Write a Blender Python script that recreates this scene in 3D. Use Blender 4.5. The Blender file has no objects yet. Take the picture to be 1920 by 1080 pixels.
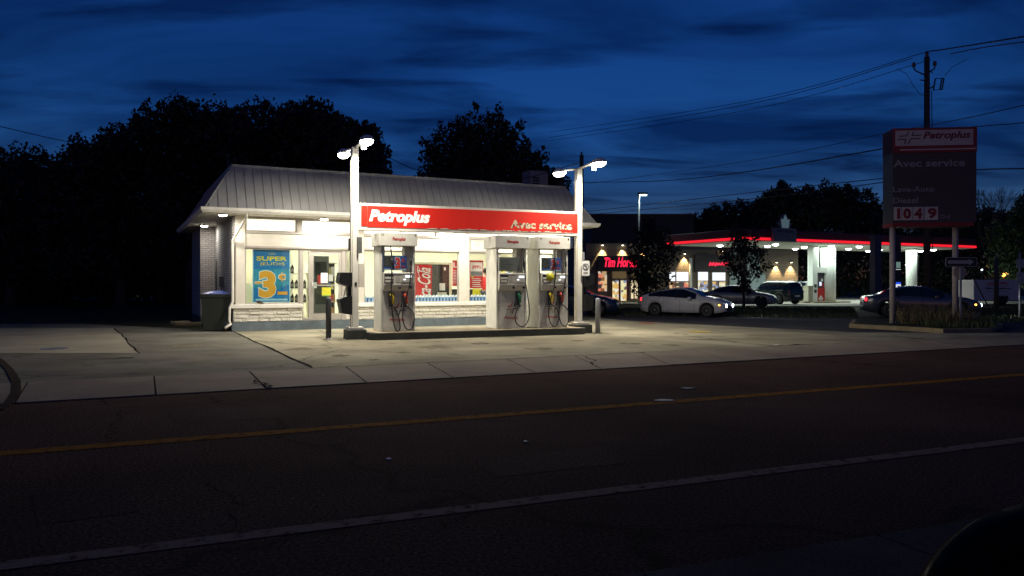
import bpy, bmesh, math, random
import numpy as np
from mathutils import Vector, Matrix
R = math.radians
SC = bpy.context.scene
COL = SC.collection

# ------------------------------------------------------------------ camera, world, exposure
CH = 1.5; FPX = 1440.0; HZ = 532.0
cam = bpy.data.cameras.new('camera'); camo = bpy.data.objects.new('camera', cam); COL.objects.link(camo)
camo.location = (0, 0, CH); camo.rotation_euler = (R(90), 0, 0)
cam.sensor_width = 36; cam.lens = 27; cam.shift_y = (HZ - 540) / 1920.0
cam.clip_start = 0.05; cam.clip_end = 3000
SC.camera = camo
SC.view_settings.view_transform = 'Standard'; SC.view_settings.look = 'None'
SC.view_settings.exposure = 0.0; SC.view_settings.gamma = 1.0
try:
    SC.cycles.use_denoising = True
    SC.cycles.max_bounces = 6; SC.cycles.transparent_max_bounces = 12
    SC.cycles.sample_clamp_indirect = 3.0; SC.cycles.caustics_reflective = False; SC.cycles.caustics_refractive = False
except Exception: pass

W = bpy.data.worlds.new('World'); SC.world = W; W.use_nodes = True
nt = W.node_tree; nt.nodes.clear()
def wn(t): return nt.nodes.new(t)
out = wn('ShaderNodeOutputWorld'); bg = wn('ShaderNodeBackground'); sky = wn('ShaderNodeTexSky')
sky.sky_type = 'NISHITA'; sky.sun_disc = False; sky.sun_elevation = R(2.5); sky.sun_rotation = R(180)
sky.air_density = 1.0; sky.dust_density = 0.3; sky.ozone_density = 6.0
tc = wn('ShaderNodeTexCoord'); sep = wn('ShaderNodeSeparateXYZ'); nt.links.new(tc.outputs['Generated'], sep.inputs[0])
# cloud deck: direction projected on a high plane, so streaks flatten towards the horizon
dz = wn('ShaderNodeMath'); dz.operation = 'ADD'; dz.inputs[1].default_value = 0.10; nt.links.new(sep.outputs['Z'], dz.inputs[0])
def div(sock):
    m = wn('ShaderNodeMath'); m.operation = 'DIVIDE'; nt.links.new(sock, m.inputs[0]); nt.links.new(dz.outputs[0], m.inputs[1]); return m.outputs[0]
cmb = wn('ShaderNodeCombineXYZ'); nt.links.new(div(sep.outputs['X']), cmb.inputs[0]); nt.links.new(div(sep.outputs['Y']), cmb.inputs[1])
mp = wn('ShaderNodeMapping'); mp.inputs['Rotation'].default_value = (0, 0, R(-18)); mp.inputs['Scale'].default_value = (0.62, 1.0, 1)
nt.links.new(cmb.outputs[0], mp.inputs[0])
n1 = wn('ShaderNodeTexNoise'); n1.inputs['Scale'].default_value = 1.25; n1.inputs['Detail'].default_value = 7; n1.inputs['Roughness'].default_value = 0.52; n1.inputs['Distortion'].default_value = 0.9
nt.links.new(mp.outputs[0], n1.inputs['Vector'])
r1 = wn('ShaderNodeValToRGB'); r1.color_ramp.elements[0].position = 0.33; r1.color_ramp.elements[0].color = (0.42, 0.42, 0.44, 1)
r1.color_ramp.elements[1].position = 0.64; r1.color_ramp.elements[1].color = (1.75, 1.4, 1.12, 1)
nt.links.new(n1.outputs['Fac'], r1.inputs[0])
n2 = wn('ShaderNodeTexNoise'); n2.inputs['Scale'].default_value = 3.2; n2.inputs['Detail'].default_value = 6; n2.inputs['Distortion'].default_value = 0.6
mp2 = wn('ShaderNodeMapping'); mp2.inputs['Location'].default_value = (3.1, 1.7, 0); mp2.inputs['Scale'].default_value = (0.34, 0.9, 1); nt.links.new(cmb.outputs[0], mp2.inputs[0]); nt.links.new(mp2.outputs[0], n2.inputs['Vector'])
r2 = wn('ShaderNodeValToRGB'); r2.color_ramp.elements[0].position = 0.54; r2.color_ramp.elements[0].color = (1, 1, 1, 1)
r2.color_ramp.elements[1].position = 0.66; r2.color_ramp.elements[1].color = (0.48, 0.48, 0.54, 1)
nt.links.new(n2.outputs['Fac'], r2.inputs[0])
def mul(a, b):
    m = wn('ShaderNodeMix'); m.data_type = 'RGBA'; m.blend_type = 'MULTIPLY'; m.inputs[0].default_value = 1.0; m.clamp_result = False
    nt.links.new(a, m.inputs[6])
    if isinstance(b, tuple): m.inputs[7].default_value = b
    else: nt.links.new(b, m.inputs[7])
    return m.outputs[2]
SKY_TINT = (0.92, 0.63, 1.02, 1); SKY_STRENGTH = 0.11
nt.links.new(mul(mul(mul(sky.outputs[0], SKY_TINT), r1.outputs[0]), r2.outputs[0]), bg.inputs[0])
bg.inputs[1].default_value = SKY_STRENGTH
nt.links.new(bg.outputs[0], out.inputs[0])

# ------------------------------------------------------------------ helpers: measuring
def G(px, py, z=0.0):
    "point on the level z seen at pixel px, py of the photograph (planning aid)"
    Y = (CH - z) * FPX / (py - HZ); return Vector(((px - 960) / FPX * Y, Y, z))
def A(px, py, Y):
    return Vector(((px - 960) / FPX * Y, Y, CH - (py - HZ) / FPX * Y))

# ------------------------------------------------------------------ helpers: materials
def mat(name, col, rough=0.6, metal=0.0, var=0.12, scale=6.0, bump=0.0, bscale=None, emit=None, estr=0.0, spec=None, coat=0.0, det=6):
    m = bpy.data.materials.new(name); m.use_nodes = True; t = m.node_tree; b = t.nodes['Principled BSDF']
    b.inputs['Roughness'].default_value = rough; b.inputs['Metallic'].default_value = metal
    c = tuple(col) + (1,)
    if spec is not None: b.inputs['Specular IOR Level'].default_value = spec
    if coat: b.inputs['Coat Weight'].default_value = coat; b.inputs['Coat Roughness'].default_value = 0.08
    tcn = t.nodes.new('ShaderNodeTexCoord')
    if var > 0:
        n = t.nodes.new('ShaderNodeTexNoise'); n.inputs['Scale'].default_value = scale; n.inputs['Detail'].default_value = det; n.inputs['Roughness'].default_value = 0.62
        t.links.new(tcn.outputs['Object'], n.inputs['Vector'])
        r = t.nodes.new('ShaderNodeValToRGB'); r.color_ramp.elements[0].position = 0.3; r.color_ramp.elements[1].position = 0.7
        r.color_ramp.elements[0].color = tuple(x * (1 - var) for x in col) + (1,); r.color_ramp.elements[1].color = tuple(min(1, x * (1 + var)) for x in col) + (1,)
        t.links.new(n.outputs['Fac'], r.inputs[0]); t.links.new(r.outputs[0], b.inputs['Base Color'])
    else: b.inputs['Base Color'].default_value = c
    if bump > 0:
        n = t.nodes.new('ShaderNodeTexNoise'); n.inputs['Scale'].default_value = bscale or scale * 8; n.inputs['Detail'].default_value = 5
        t.links.new(tcn.outputs['Object'], n.inputs['Vector'])
        bp = t.nodes.new('ShaderNodeBump'); bp.inputs['Strength'].default_value = bump; bp.inputs['Distance'].default_value = 0.03
        t.links.new(n.outputs['Fac'], bp.inputs['Height']); t.links.new(bp.outputs[0], b.inputs['Normal'])
    if emit is not None:
        b.inputs['Emission Color'].default_value = tuple(emit) + (1,); b.inputs['Emission Strength'].default_value = estr
    return m
def emat(name, col, s): return mat(name, (0.02, 0.02, 0.02), 0.4, var=0, emit=col, estr=s)
def glass(name, tint=(0.9, 0.95, 0.95), gl=0.10, rough=0.02):
    m = bpy.data.materials.new(name); m.use_nodes = True; t = m.node_tree; t.nodes.clear()
    o = t.nodes.new('ShaderNodeOutputMaterial'); mx = t.nodes.new('ShaderNodeMixShader'); tr = t.nodes.new('ShaderNodeBsdfTransparent'); g = t.nodes.new('ShaderNodeBsdfGlossy')
    f = t.nodes.new('ShaderNodeLayerWeight'); f.inputs['Blend'].default_value = 0.5
    pw = t.nodes.new('ShaderNodeMath'); pw.operation = 'POWER'; pw.inputs[1].default_value = 4.5; t.links.new(f.outputs['Facing'], pw.inputs[0])
    ad = t.nodes.new('ShaderNodeMath'); ad.operation = 'MULTIPLY_ADD'; ad.inputs[1].default_value = 0.8; ad.inputs[2].default_value = gl * 0.35; t.links.new(pw.outputs[0], ad.inputs[0])
    tr.inputs[0].default_value = tuple(tint) + (1,); g.inputs['Roughness'].default_value = rough
    t.links.new(ad.outputs[0], mx.inputs[0]); t.links.new(tr.outputs[0], mx.inputs[1]); t.links.new(g.outputs[0], mx.inputs[2]); t.links.new(mx.outputs[0], o.inputs[0])
    return m
def brick(name, col, mortar, sx, bump=0.6, w=0.22, h=0.075, swap=False, ms=0.012, mess=0.0):
    m = mat(name, col, 0.75, var=0.0); t = m.node_tree; b = t.nodes['Principled BSDF']
    tcn = t.nodes.new('ShaderNodeTexCoord'); s = t.nodes.new('ShaderNodeSeparateXYZ'); c = t.nodes.new('ShaderNodeCombineXYZ')
    t.links.new(tcn.outputs['Object'], s.inputs[0]); t.links.new(s.outputs['Y' if swap else 'X'], c.inputs[0]); t.links.new(s.outputs['Z'], c.inputs[1])
    br = t.nodes.new('ShaderNodeTexBrick'); br.inputs['Scale'].default_value = 1; br.inputs['Brick Width'].default_value = w; br.inputs['Row Height'].default_value = h
    br.inputs['Mortar Size'].default_value = ms; br.inputs['Mortar Smooth'].default_value = 0.3
    br.inputs['Color1'].default_value = tuple(col) + (1,); br.inputs['Color2'].default_value = tuple(x * 0.82 for x in col) + (1,); br.inputs['Mortar'].default_value = tuple(mortar) + (1,)
    vec = c.outputs[0]
    nz = t.nodes.new('ShaderNodeTexNoise'); nz.inputs['Scale'].default_value = 9; nz.inputs['Detail'].default_value = 5; t.links.new(tcn.outputs['Object'], nz.inputs['Vector'])
    if mess:
        vm = t.nodes.new('ShaderNodeVectorMath'); vm.operation = 'SCALE'; t.links.new(nz.outputs['Color'], vm.inputs[0]); vm.inputs['Scale'].default_value = mess
        va = t.nodes.new('ShaderNodeVectorMath'); va.operation = 'ADD'; t.links.new(vec, va.inputs[0]); t.links.new(vm.outputs[0], va.inputs[1]); vec = va.outputs[0]
    t.links.new(vec, br.inputs['Vector']); t.links.new(br.outputs['Color'], b.inputs['Base Color'])
    inv = t.nodes.new('ShaderNodeMath'); inv.operation = 'SUBTRACT'; inv.inputs[0].default_value = 1.0; t.links.new(br.outputs['Fac'], inv.inputs[1])
    ad = t.nodes.new('ShaderNodeMath'); ad.operation = 'MULTIPLY_ADD'; t.links.new(nz.outputs['Fac'], ad.inputs[0]); ad.inputs[1].default_value = 1.2; t.links.new(inv.outputs[0], ad.inputs[2])
    bp = t.nodes.new('ShaderNodeBump'); bp.inputs['Strength'].default_value = bump; bp.inputs['Distance'].default_value = 0.03
    t.links.new(ad.outputs[0], bp.inputs['Height']); t.links.new(bp.outputs[0], b.inputs['Normal'])
    return m
def paving(name, col, speck=0.35, stain=0.35, sscale=0.5, crack=0.0, rough=0.85, bump=0.35, fine=60, seed=0.0, crackscale=0.35, spec=0.08):
    m = mat(name, col, rough, var=0, spec=spec); t = m.node_tree; b = t.nodes['Principled BSDF']
    tcn = t.nodes.new('ShaderNodeTexCoord')
    mpn = t.nodes.new('ShaderNodeMapping'); mpn.inputs['Location'].default_value = (seed, seed * 1.7, 0); t.links.new(tcn.outputs['Object'], mpn.inputs[0])
    a = t.nodes.new('ShaderNodeTexNoise'); a.inputs['Scale'].default_value = sscale; a.inputs['Detail'].default_value = 8; a.inputs['Roughness'].default_value = 0.6; a.inputs['Distortion'].default_value = 0.4
    f = t.nodes.new('ShaderNodeTexNoise'); f.inputs['Scale'].default_value = fine; f.inputs['Detail'].default_value = 3
    for q in (a, f): t.links.new(mpn.outputs[0], q.inputs['Vector'])
    ra = t.nodes.new('ShaderNodeValToRGB'); ra.color_ramp.elements[0].position = 0.32; ra.color_ramp.elements[1].position = 0.68
    ra.color_ramp.elements[0].color = tuple(x * (1 - stain) for x in col) + (1,); ra.color_ramp.elements[1].color = tuple(x * (1 + stain * 0.5) for x in col) + (1,)
    rf = t.nodes.new('ShaderNodeValToRGB'); rf.color_ramp.elements[0].position = 0.35; rf.color_ramp.elements[1].position = 0.68
    rf.color_ramp.elements[0].color = (1 - speck,) * 3 + (1,); rf.color_ramp.elements[1].color = (1 + speck,) * 3 + (1,)
    t.links.new(a.outputs['Fac'], ra.inputs[0]); t.links.new(f.outputs['Fac'], rf.inputs[0])
    mx = t.nodes.new('ShaderNodeMix'); mx.data_type = 'RGBA'; mx.blend_type = 'MULTIPLY'; mx.inputs[0].default_value = 1
    t.links.new(ra.outputs[0], mx.inputs[6]); t.links.new(rf.outputs[0], mx.inputs[7]); last = mx.outputs[2]
    if crack:
        v = t.nodes.new('ShaderNodeTexVoronoi'); v.feature = 'DISTANCE_TO_EDGE'; v.inputs['Scale'].default_value = crackscale
        ns = t.nodes.new('ShaderNodeTexNoise'); ns.inputs['Scale'].default_value = 1.3; ns.inputs['Detail'].default_value = 6; t.links.new(mpn.outputs[0], ns.inputs['Vector'])
        vm = t.nodes.new('ShaderNodeVectorMath'); vm.operation = 'MULTIPLY_ADD'; t.links.new(ns.outputs['Color'], vm.inputs[0]); vm.inputs[1].default_value = (1.2, 1.2, 0); t.links.new(mpn.outputs[0], vm.inputs[2])
        t.links.new(vm.outputs[0], v.inputs['Vector'])
        rc = t.nodes.new('ShaderNodeValToRGB'); rc.color_ramp.elements[0].position = 0.0; rc.color_ramp.elements[0].color = (1 - crack,) * 3 + (1,)
        rc.color_ramp.elements[1].position = 0.006; rc.color_ramp.elements[1].color = (1, 1, 1, 1)
        t.links.new(v.outputs['Distance'], rc.inputs[0])
        m2 = t.nodes.new('ShaderNodeMix'); m2.data_type = 'RGBA'; m2.blend_type = 'MULTIPLY'; m2.inputs[0].default_value = 1
        t.links.new(last, m2.inputs[6]); t.links.new(rc.outputs[0], m2.inputs[7]); last = m2.outputs[2]
    t.links.new(last, b.inputs['Base Color'])
    bp = t.nodes.new('ShaderNodeBump'); bp.inputs['Strength'].default_value = bump; bp.inputs['Distance'].default_value = 0.01
    t.links.new(f.outputs['Fac'], bp.inputs['Height']); t.links.new(bp.outputs[0], b.inputs['Normal'])
    return m

# ------------------------------------------------------------------ helpers: objects
def tag(o, label=None, cat=None, group=None, kind=None):
    if label: o['label'] = label
    if cat: o['category'] = cat
    if group: o['group'] = group
    if kind: o['kind'] = kind
    return o
def thing(name, loc, rz=0.0, label=None, cat=None, group=None):
    o = bpy.data.objects.new(name, None); o.empty_display_size = 0.2; COL.objects.link(o)
    o.location = loc; o.rotation_euler = (0, 0, rz); return tag(o, label, cat, group)
class MB:
    def __init__(s): s.v = []; s.f = []; s.m = []; s.sm = []; s.mats = []
    def mi(s, m):
        if m not in s.mats: s.mats.append(m)
        return s.mats.index(m)
    def add(s, vs, fs, m, smooth=False):
        k = len(s.v); i = s.mi(m); s.v += [tuple(v) for v in vs]
        for f in fs: s.f.append([k + j for j in f]); s.m.append(i); s.sm.append(smooth)
        return s
    def box(s, x0, x1, y0, y1, z0, z1, m):
        if x0 > x1: x0, x1 = x1, x0
        if y0 > y1: y0, y1 = y1, y0
        return s.add([(x0, y0, z0), (x1, y0, z0), (x1, y1, z0), (x0, y1, z0), (x0, y0, z1), (x1, y0, z1), (x1, y1, z1), (x0, y1, z1)],
                     [(0, 3, 2, 1), (4, 5, 6, 7), (0, 1, 5, 4), (1, 2, 6, 5), (2, 3, 7, 6), (3, 0, 4, 7)], m)
    def bbox(s, x0, x1, y0, y1, z0, z1, m, r=0.01, seg=2):
        bm = bmesh.new(); bmesh.ops.create_cube(bm, size=1)
        for v in bm.verts: v.co = Vector(((x0 + x1) / 2 + v.co.x * (x1 - x0), (y0 + y1) / 2 + v.co.y * (y1 - y0), (z0 + z1) / 2 + v.co.z * (z1 - z0)))
        bmesh.ops.bevel(bm, geom=bm.edges[:], offset=r, segments=seg, affect='EDGES', profile=0.5)
        bm.verts.ensure_lookup_table()
        for i, v in enumerate(bm.verts): v.index = i
        s.add([v.co[:] for v in bm.verts], [[v.index for v in f.verts] for f in bm.faces], m); bm.free(); return s
    def prism(s, pts, y0, y1, m):  # pts (x,z) polygon extruded in y
        n = len(pts); vs = [(p[0], y0, p[1]) for p in pts] + [(p[0], y1, p[1]) for p in pts]
        return s.add(vs, [list(range(n)), list(range(2 * n - 1, n - 1, -1))] + [(i, i + n, (i + 1) % n + n, (i + 1) % n) for i in range(n)], m)
    def slab(s, pts, z0, z1, m):  # pts (x,y) polygon extruded in z
        n = len(pts); vs = [(p[0], p[1], z0) for p in pts] + [(p[0], p[1], z1) for p in pts]
        return s.add(vs, [list(range(n - 1, -1, -1)), list(range(n, 2 * n))] + [(i, (i + 1) % n, (i + 1) % n + n, i + n) for i in range(n)], m)
    def tube(s, pts, r, m, n=8, r2=None, cap=True):
        pts = [Vector(p) for p in pts]; N = len(pts); k0 = len(s.v); rings = []
        up = Vector((0, 0, 1)); vs = []
        d0 = (pts[1] - pts[0]).normalized(); a = d0.orthogonal().normalized()
        for i, p in enumerate(pts):
            d = ((pts[min(i + 1, N - 1)] - pts[max(i - 1, 0)])).normalized()
            a = (a - d * a.dot(d))
            a = a.normalized() if a.length > 1e-6 else d.orthogonal().normalized()
            b = d.cross(a); rr = r if r2 is None else r + (r2 - r) * i / (N - 1)
            if callable(r): rr = r(i / (N - 1))
            vs += [p + (a * math.cos(t) + b * math.sin(t)) * rr for t in [2 * math.pi * j / n for j in range(n)]]
        fs = [(i * n + j, i * n + (j + 1) % n, (i + 1) * n + (j + 1) % n, (i + 1) * n + j) for i in range(N - 1) for j in range(n)]
        if cap: fs += [list(range(n - 1, -1, -1)), [(N - 1) * n + j for j in range(n)]]
        return s.add(vs, fs, m, True)
    def lathe(s, prof, c, axis, m, n=24, smooth=True):  # prof list of (r, h) along axis from c
        ax = Vector(axis).normalized(); a = ax.orthogonal().normalized(); b = ax.cross(a); c = Vector(c)
        vs = [c + ax * h + (a * math.cos(2 * math.pi * j / n) + b * math.sin(2 * math.pi * j / n)) * max(r, 1e-4) for r, h in prof for j in range(n)]
        fs = [(i * n + j, i * n + (j + 1) % n, (i + 1) * n + (j + 1) % n, (i + 1) * n + j) for i in range(len(prof) - 1) for j in range(n)]
        fs += [list(range(n - 1, -1, -1)), [(len(prof) - 1) * n + j for j in range(n)]]
        return s.add(vs, fs, m, smooth)
    def stroke(s, pts, w, y0, y1, m):  # flat polyline in xz plane
        for i in range(len(pts) - 1):
            a = Vector((pts[i][0], pts[i][1])); b = Vector((pts[i + 1][0], pts[i + 1][1])); d = (b - a).normalized(); n = Vector((-d.y, d.x)) * w / 2; e = d * w * 0.25
            s.prism([(a - n - e)[:], (b - n + e)[:], (b + n + e)[:], (a + n - e)[:]], y0 - i * 0.0004, y1, m)
        return s
    def obj(s, name, parent=None, loc=None, smooth=None):
        me = bpy.data.meshes.new(name); me.from_pydata(s.v, [], s.f)
        for m in s.mats: me.materials.append(m)
        me.polygons.foreach_set('material_index', s.m); me.polygons.foreach_set('use_smooth', s.sm if smooth is None else [smooth] * len(s.f))
        me.update()
        bm = bmesh.new(); bm.from_mesh(me); bmesh.ops.recalc_face_normals(bm, faces=bm.faces[:]); bm.to_mesh(me); bm.free()
        o = bpy.data.objects.new(name, me); COL.objects.link(o)
        if parent: o.parent = parent
        if loc: o.location = loc
        return o
def copy_tree(o, parent=None):
    c = o.copy(); COL.objects.link(c); c.parent = parent
    for ch in list(o.children): copy_tree(ch, c)
    return c
_dg = None
def text(s, mtl, parent, x0, x1, z0, z1, y, shear=0.0, bold=0.0, depth=0.004, up=False, name='lettering', back=False):
    cu = bpy.data.curves.new('t', 'FONT'); cu.body = s; cu.size = 1; cu.shear = shear; cu.offset = bold; cu.resolution_u = 3
    to = bpy.data.objects.new('t', cu); COL.objects.link(to); dg = bpy.context.evaluated_depsgraph_get()
    me = bpy.data.meshes.new_from_object(to.evaluated_get(dg)); bpy.data.objects.remove(to); bpy.data.curves.remove(cu)
    n = len(me.vertices); co = np.zeros(n * 3, 'f'); me.vertices.foreach_get('co', co); co = co.reshape(-1, 3)[:, :2]
    if up: co = np.stack([-co[:, 1], co[:, 0]], 1)
    mn = co.min(0); sz = co.max(0) - mn; co = (co - mn) / sz
    v2 = np.zeros((n, 3), 'f'); v2[:, 0] = x0 + co[:, 0] * (x1 - x0); v2[:, 1] = y; v2[:, 2] = z0 + co[:, 1] * (z1 - z0)
    me.vertices.foreach_set('co', v2.ravel()); me.materials.clear(); me.materials.append(mtl); me.update(); me.name = name; me.polygons.foreach_set('use_smooth', [False] * len(me.polygons))
    bm = bmesh.new(); bm.from_mesh(me)
    r = bmesh.ops.extrude_face_region(bm, geom=bm.faces[:])
    for e in r['geom']:
        if isinstance(e, bmesh.types.BMVert): e.co.y -= depth
    bmesh.ops.recalc_face_normals(bm, faces=bm.faces[:]); bm.to_mesh(me); bm.free()
    o = bpy.data.objects.new(name, me); COL.objects.link(o); o.parent = parent; return o
def area(name, parent, loc, size, power, col=(1, 1, 1), shape='DISK', sy=None, rot=(0, 0, 0), spread=None):
    l = bpy.data.lights.new(name, 'AREA'); l.shape = shape; l.size = size; l.energy = power; l.color = col
    if sy: l.size_y = sy
    if spread: l.spread = R(spread)
    o = bpy.data.objects.new(name, l); COL.objects.link(o); o.parent = parent; o.location = loc; o.rotation_euler = rot; return o
def spot(name, parent, loc, power, col, ang, rot=(0, 0, 0), blend=0.6, size=0.03):
    l = bpy.data.lights.new(name, 'SPOT'); l.energy = power; l.color = col; l.spot_size = R(ang); l.spot_blend = blend; l.shadow_soft_size = size
    o = bpy.data.objects.new(name, l); COL.objects.link(o); o.parent = parent; o.location = loc; o.rotation_euler = rot; return o

# ------------------------------------------------------------------ materials
white = mat('white_paint', (0.78, 0.76, 0.70), 0.5, var=0.12, scale=2)
trim = mat('cream_trim', (0.66, 0.62, 0.54), 0.5, var=0.13, scale=1.6)
greyframe = mat('frame_grey', (0.40, 0.37, 0.33), 0.45, var=0.08)
alu = mat('aluminium', (0.5, 0.5, 0.5), 0.35, metal=0.8, var=0.08)
black = mat('black_plastic', (0.012, 0.012, 0.013), 0.45, var=0.1)
rubber = mat('rubber', (0.012, 0.012, 0.012), 0.6, var=0.1)
steel = mat('galvanised', (0.28, 0.29, 0.31), 0.5, metal=0.3, var=0.25, scale=9, bump=0.15)
red = mat('sign_red', (0.62, 0.022, 0.012), 0.35, var=0.06, scale=2)
redpaint = mat('red_paint', (0.5, 0.02, 0.02), 0.4, var=0.05)
roofm = mat('roof_sheet', (0.345, 0.345, 0.335), 0.55, metal=0.15, var=0.10, scale=1.2)
stone = brick('painted_stone', (0.80, 0.77, 0.68), (0.60, 0.57, 0.48), 1, bump=0.6, w=0.42, h=0.115, ms=0.012, mess=0.09)
brickm = brick('painted_brick', (0.46, 0.44, 0.42), (0.2, 0.19, 0.19), 1, bump=1.0, w=0.22, h=0.08, swap=True, ms=0.014, mess=0.03)
brickf = brick('painted_brick_front', (0.42, 0.38, 0.36), (0.22, 0.2, 0.19), 1, bump=0.7, w=0.22, h=0.08)
found = mat('grey_blue_foundation', (0.115, 0.145, 0.165), 0.7, var=0.25, scale=3, bump=0.3)
cream = mat('interior_cream', (0.80, 0.76, 0.58), 0.6, var=0.04, scale=1)
pane = glass('window_glass')
tileceil = mat('ceiling_tile', (0.75, 0.72, 0.62), 0.8, var=0.05)
lampw = emat('lamp_glow', (1.0, 0.97, 0.86), 28)
paper = mat('paper', (0.8, 0.8, 0.78), 0.6, var=0.02)
dark = mat('dark_metal', (0.03, 0.03, 0.035), 0.5, var=0.15)

# ------------------------------------------------------------------ setting
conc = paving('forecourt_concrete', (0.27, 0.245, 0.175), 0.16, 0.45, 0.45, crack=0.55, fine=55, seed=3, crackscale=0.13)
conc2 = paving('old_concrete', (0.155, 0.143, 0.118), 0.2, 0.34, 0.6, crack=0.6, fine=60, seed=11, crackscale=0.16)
conc3 = paving('pale_concrete_patch', (0.31, 0.275, 0.21), 0.12, 0.22, 0.8, fine=60, seed=5)
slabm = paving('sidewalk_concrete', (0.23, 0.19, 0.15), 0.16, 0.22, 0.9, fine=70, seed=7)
asph = paving('asphalt', (0.088, 0.053, 0.042), 0.65, 0.38, 0.3, crack=0.45, fine=42, seed=1, bump=0.7, rough=0.97, crackscale=0.1, spec=0.015)
asph2 = paving('street_asphalt', (0.05, 0.048, 0.05), 0.4, 0.25, 0.5, fine=50, seed=9)
earth = paving('dark_earth', (0.035, 0.038, 0.02), 0.4, 0.4, 0.3, fine=20, seed=2)
tar = mat('tar', (0.015, 0.013, 0.012), 0.9, var=0.2, spec=0.02)
def sheet(name, pts, z, m, kind='structure'):
    mb = MB(); mb.add([(p[0], p[1], z) for p in pts], [list(range(len(pts)))], m); return tag(mb.obj(name), kind=kind)
def th(ang): return Vector((math.cos(R(ang)), math.sin(R(ang))))
sheet('ground', [(-900, -60), (900, -60), (900, 1500), (-900, 1500)], -0.02, earth)
a = G(40, 757).xy; b = G(1920, 647).xy; du = (b - a).normalized(); dn = Vector((-du.y, du.x))
def RP(s, n): p = a + du * s + dn * n; return (p.x, p.y)
# near side: road edge
na = G(1200, 1078).xy; nb = G(1594, 1014).xy; nd = (nb - na).normalized()
sheet('road', [RP(-40, 0), tuple(na - nd * 40), tuple(na + nd * 60), RP(70, 0)], 0.0, asph)
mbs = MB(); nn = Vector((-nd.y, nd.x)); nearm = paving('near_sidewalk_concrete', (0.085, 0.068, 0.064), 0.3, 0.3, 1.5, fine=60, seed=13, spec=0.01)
for i in range(-12, 20):
    s0 = na + nd * (i * 1.6 + 0.006); s1 = na + nd * (i * 1.6 + 1.594)
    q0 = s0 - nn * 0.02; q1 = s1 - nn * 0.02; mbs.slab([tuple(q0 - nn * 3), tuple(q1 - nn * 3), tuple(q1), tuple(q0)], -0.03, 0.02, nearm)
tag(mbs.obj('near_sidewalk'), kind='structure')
# gutter strip and sidewalk slabs
sheet('sidewalk_base', [RP(-40, 0.0), RP(70, 0.0), RP(70, 2.45), RP(-40, 2.45)], 0.004, tar)
mbs = MB(); random.seed(4)
v2 = th(26.2 + 90); joints = []
for (pa, pb) in (((50, 720), (30, 755)), ((289, 708), (292, 742)), ((470, 700), (500, 731)), ((650, 690), (688, 719)), ((805, 683), (852, 710)), ((947, 674), (1012, 702)), ((1075, 668), (1140, 695)), ((1200, 662), (1270, 688))):
    p = (G(*pa).xy - a).dot(du); q = (G(*pb).xy - a).dot(du); joints.append((q, p))
st = sum(joints[i + 1][0] - joints[i][0] for i in range(len(joints) - 1)) / (len(joints) - 1)
for k in range(8): joints.insert(0, (joints[0][0] - st, joints[0][1] - st))
for k in range(20): joints.append((joints[-1][0] + st, joints[-1][1] + st))
for j in range(len(joints) - 1):
    g = 0.012; (f0, b0), (f1, b1) = joints[j], joints[j + 1]
    dz_ = random.uniform(0.0, 0.008)
    mbs.slab([RP(f0 + g, 0.014), RP(f1 - g, 0.014), RP(b1 - g, 2.30), RP(b0 + g, 2.30)], 0.0, 0.014 + dz_ * .7, slabm)
tag(mbs.obj('sidewalk'), kind='structure')
# forecourt etc
c0 = G(437, 622).xy; seam0 = (c0.x, c0.y); seam1 = G(585, 690).xy
far = RP(19, 2.34)
sheet('forecourt', [tuple(seam1), RP(0 + (seam1 - a).dot(du), 2.36), RP(26, 2.36), tuple(G(1600, 624).xy), tuple(G(1190, 603).xy), (3.0, 36), (-12, 36), seam0], 0.012, conc)
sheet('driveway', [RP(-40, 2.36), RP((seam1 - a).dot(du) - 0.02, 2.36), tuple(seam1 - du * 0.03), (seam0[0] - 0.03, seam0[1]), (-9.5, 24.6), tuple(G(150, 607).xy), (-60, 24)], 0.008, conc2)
sheet('concrete_patch', [tuple(G(-500, 664).xy), tuple(G(262, 663).xy), tuple(G(215, 616).xy), tuple(G(-600, 616).xy)], 0.014, conc3)
cs = [tuple(G(1600, 624).xy), tuple(G(1190, 603).xy), (-2, 40), (4, 46), tuple(G(1440, 596).xy), tuple(G(1600, 598).xy), (24, 32), (70, 50), RP(70, 2.3), RP(26, 2.36)]
sheet('side_street', cs, 0.006, asph2)
lot = paving('lot_concrete', (0.3, 0.29, 0.26), 0.1, 0.2, 0.3, fine=20, seed=6)
sheet('gas_station_lot', [tuple(G(1405, 574).xy), tuple(G(1600, 575).xy), (60, 66), (60, 95), (2, 95), (2, 62), (13, 52)], 0.03, lot)
grassm = mat('grass_blades', (0.035, 0.05, 0.015), 0.8, var=0.4, scale=2)
weedm = mat('dry_weeds', (0.10, 0.075, 0.035), 0.8, var=0.4, scale=3)
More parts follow.
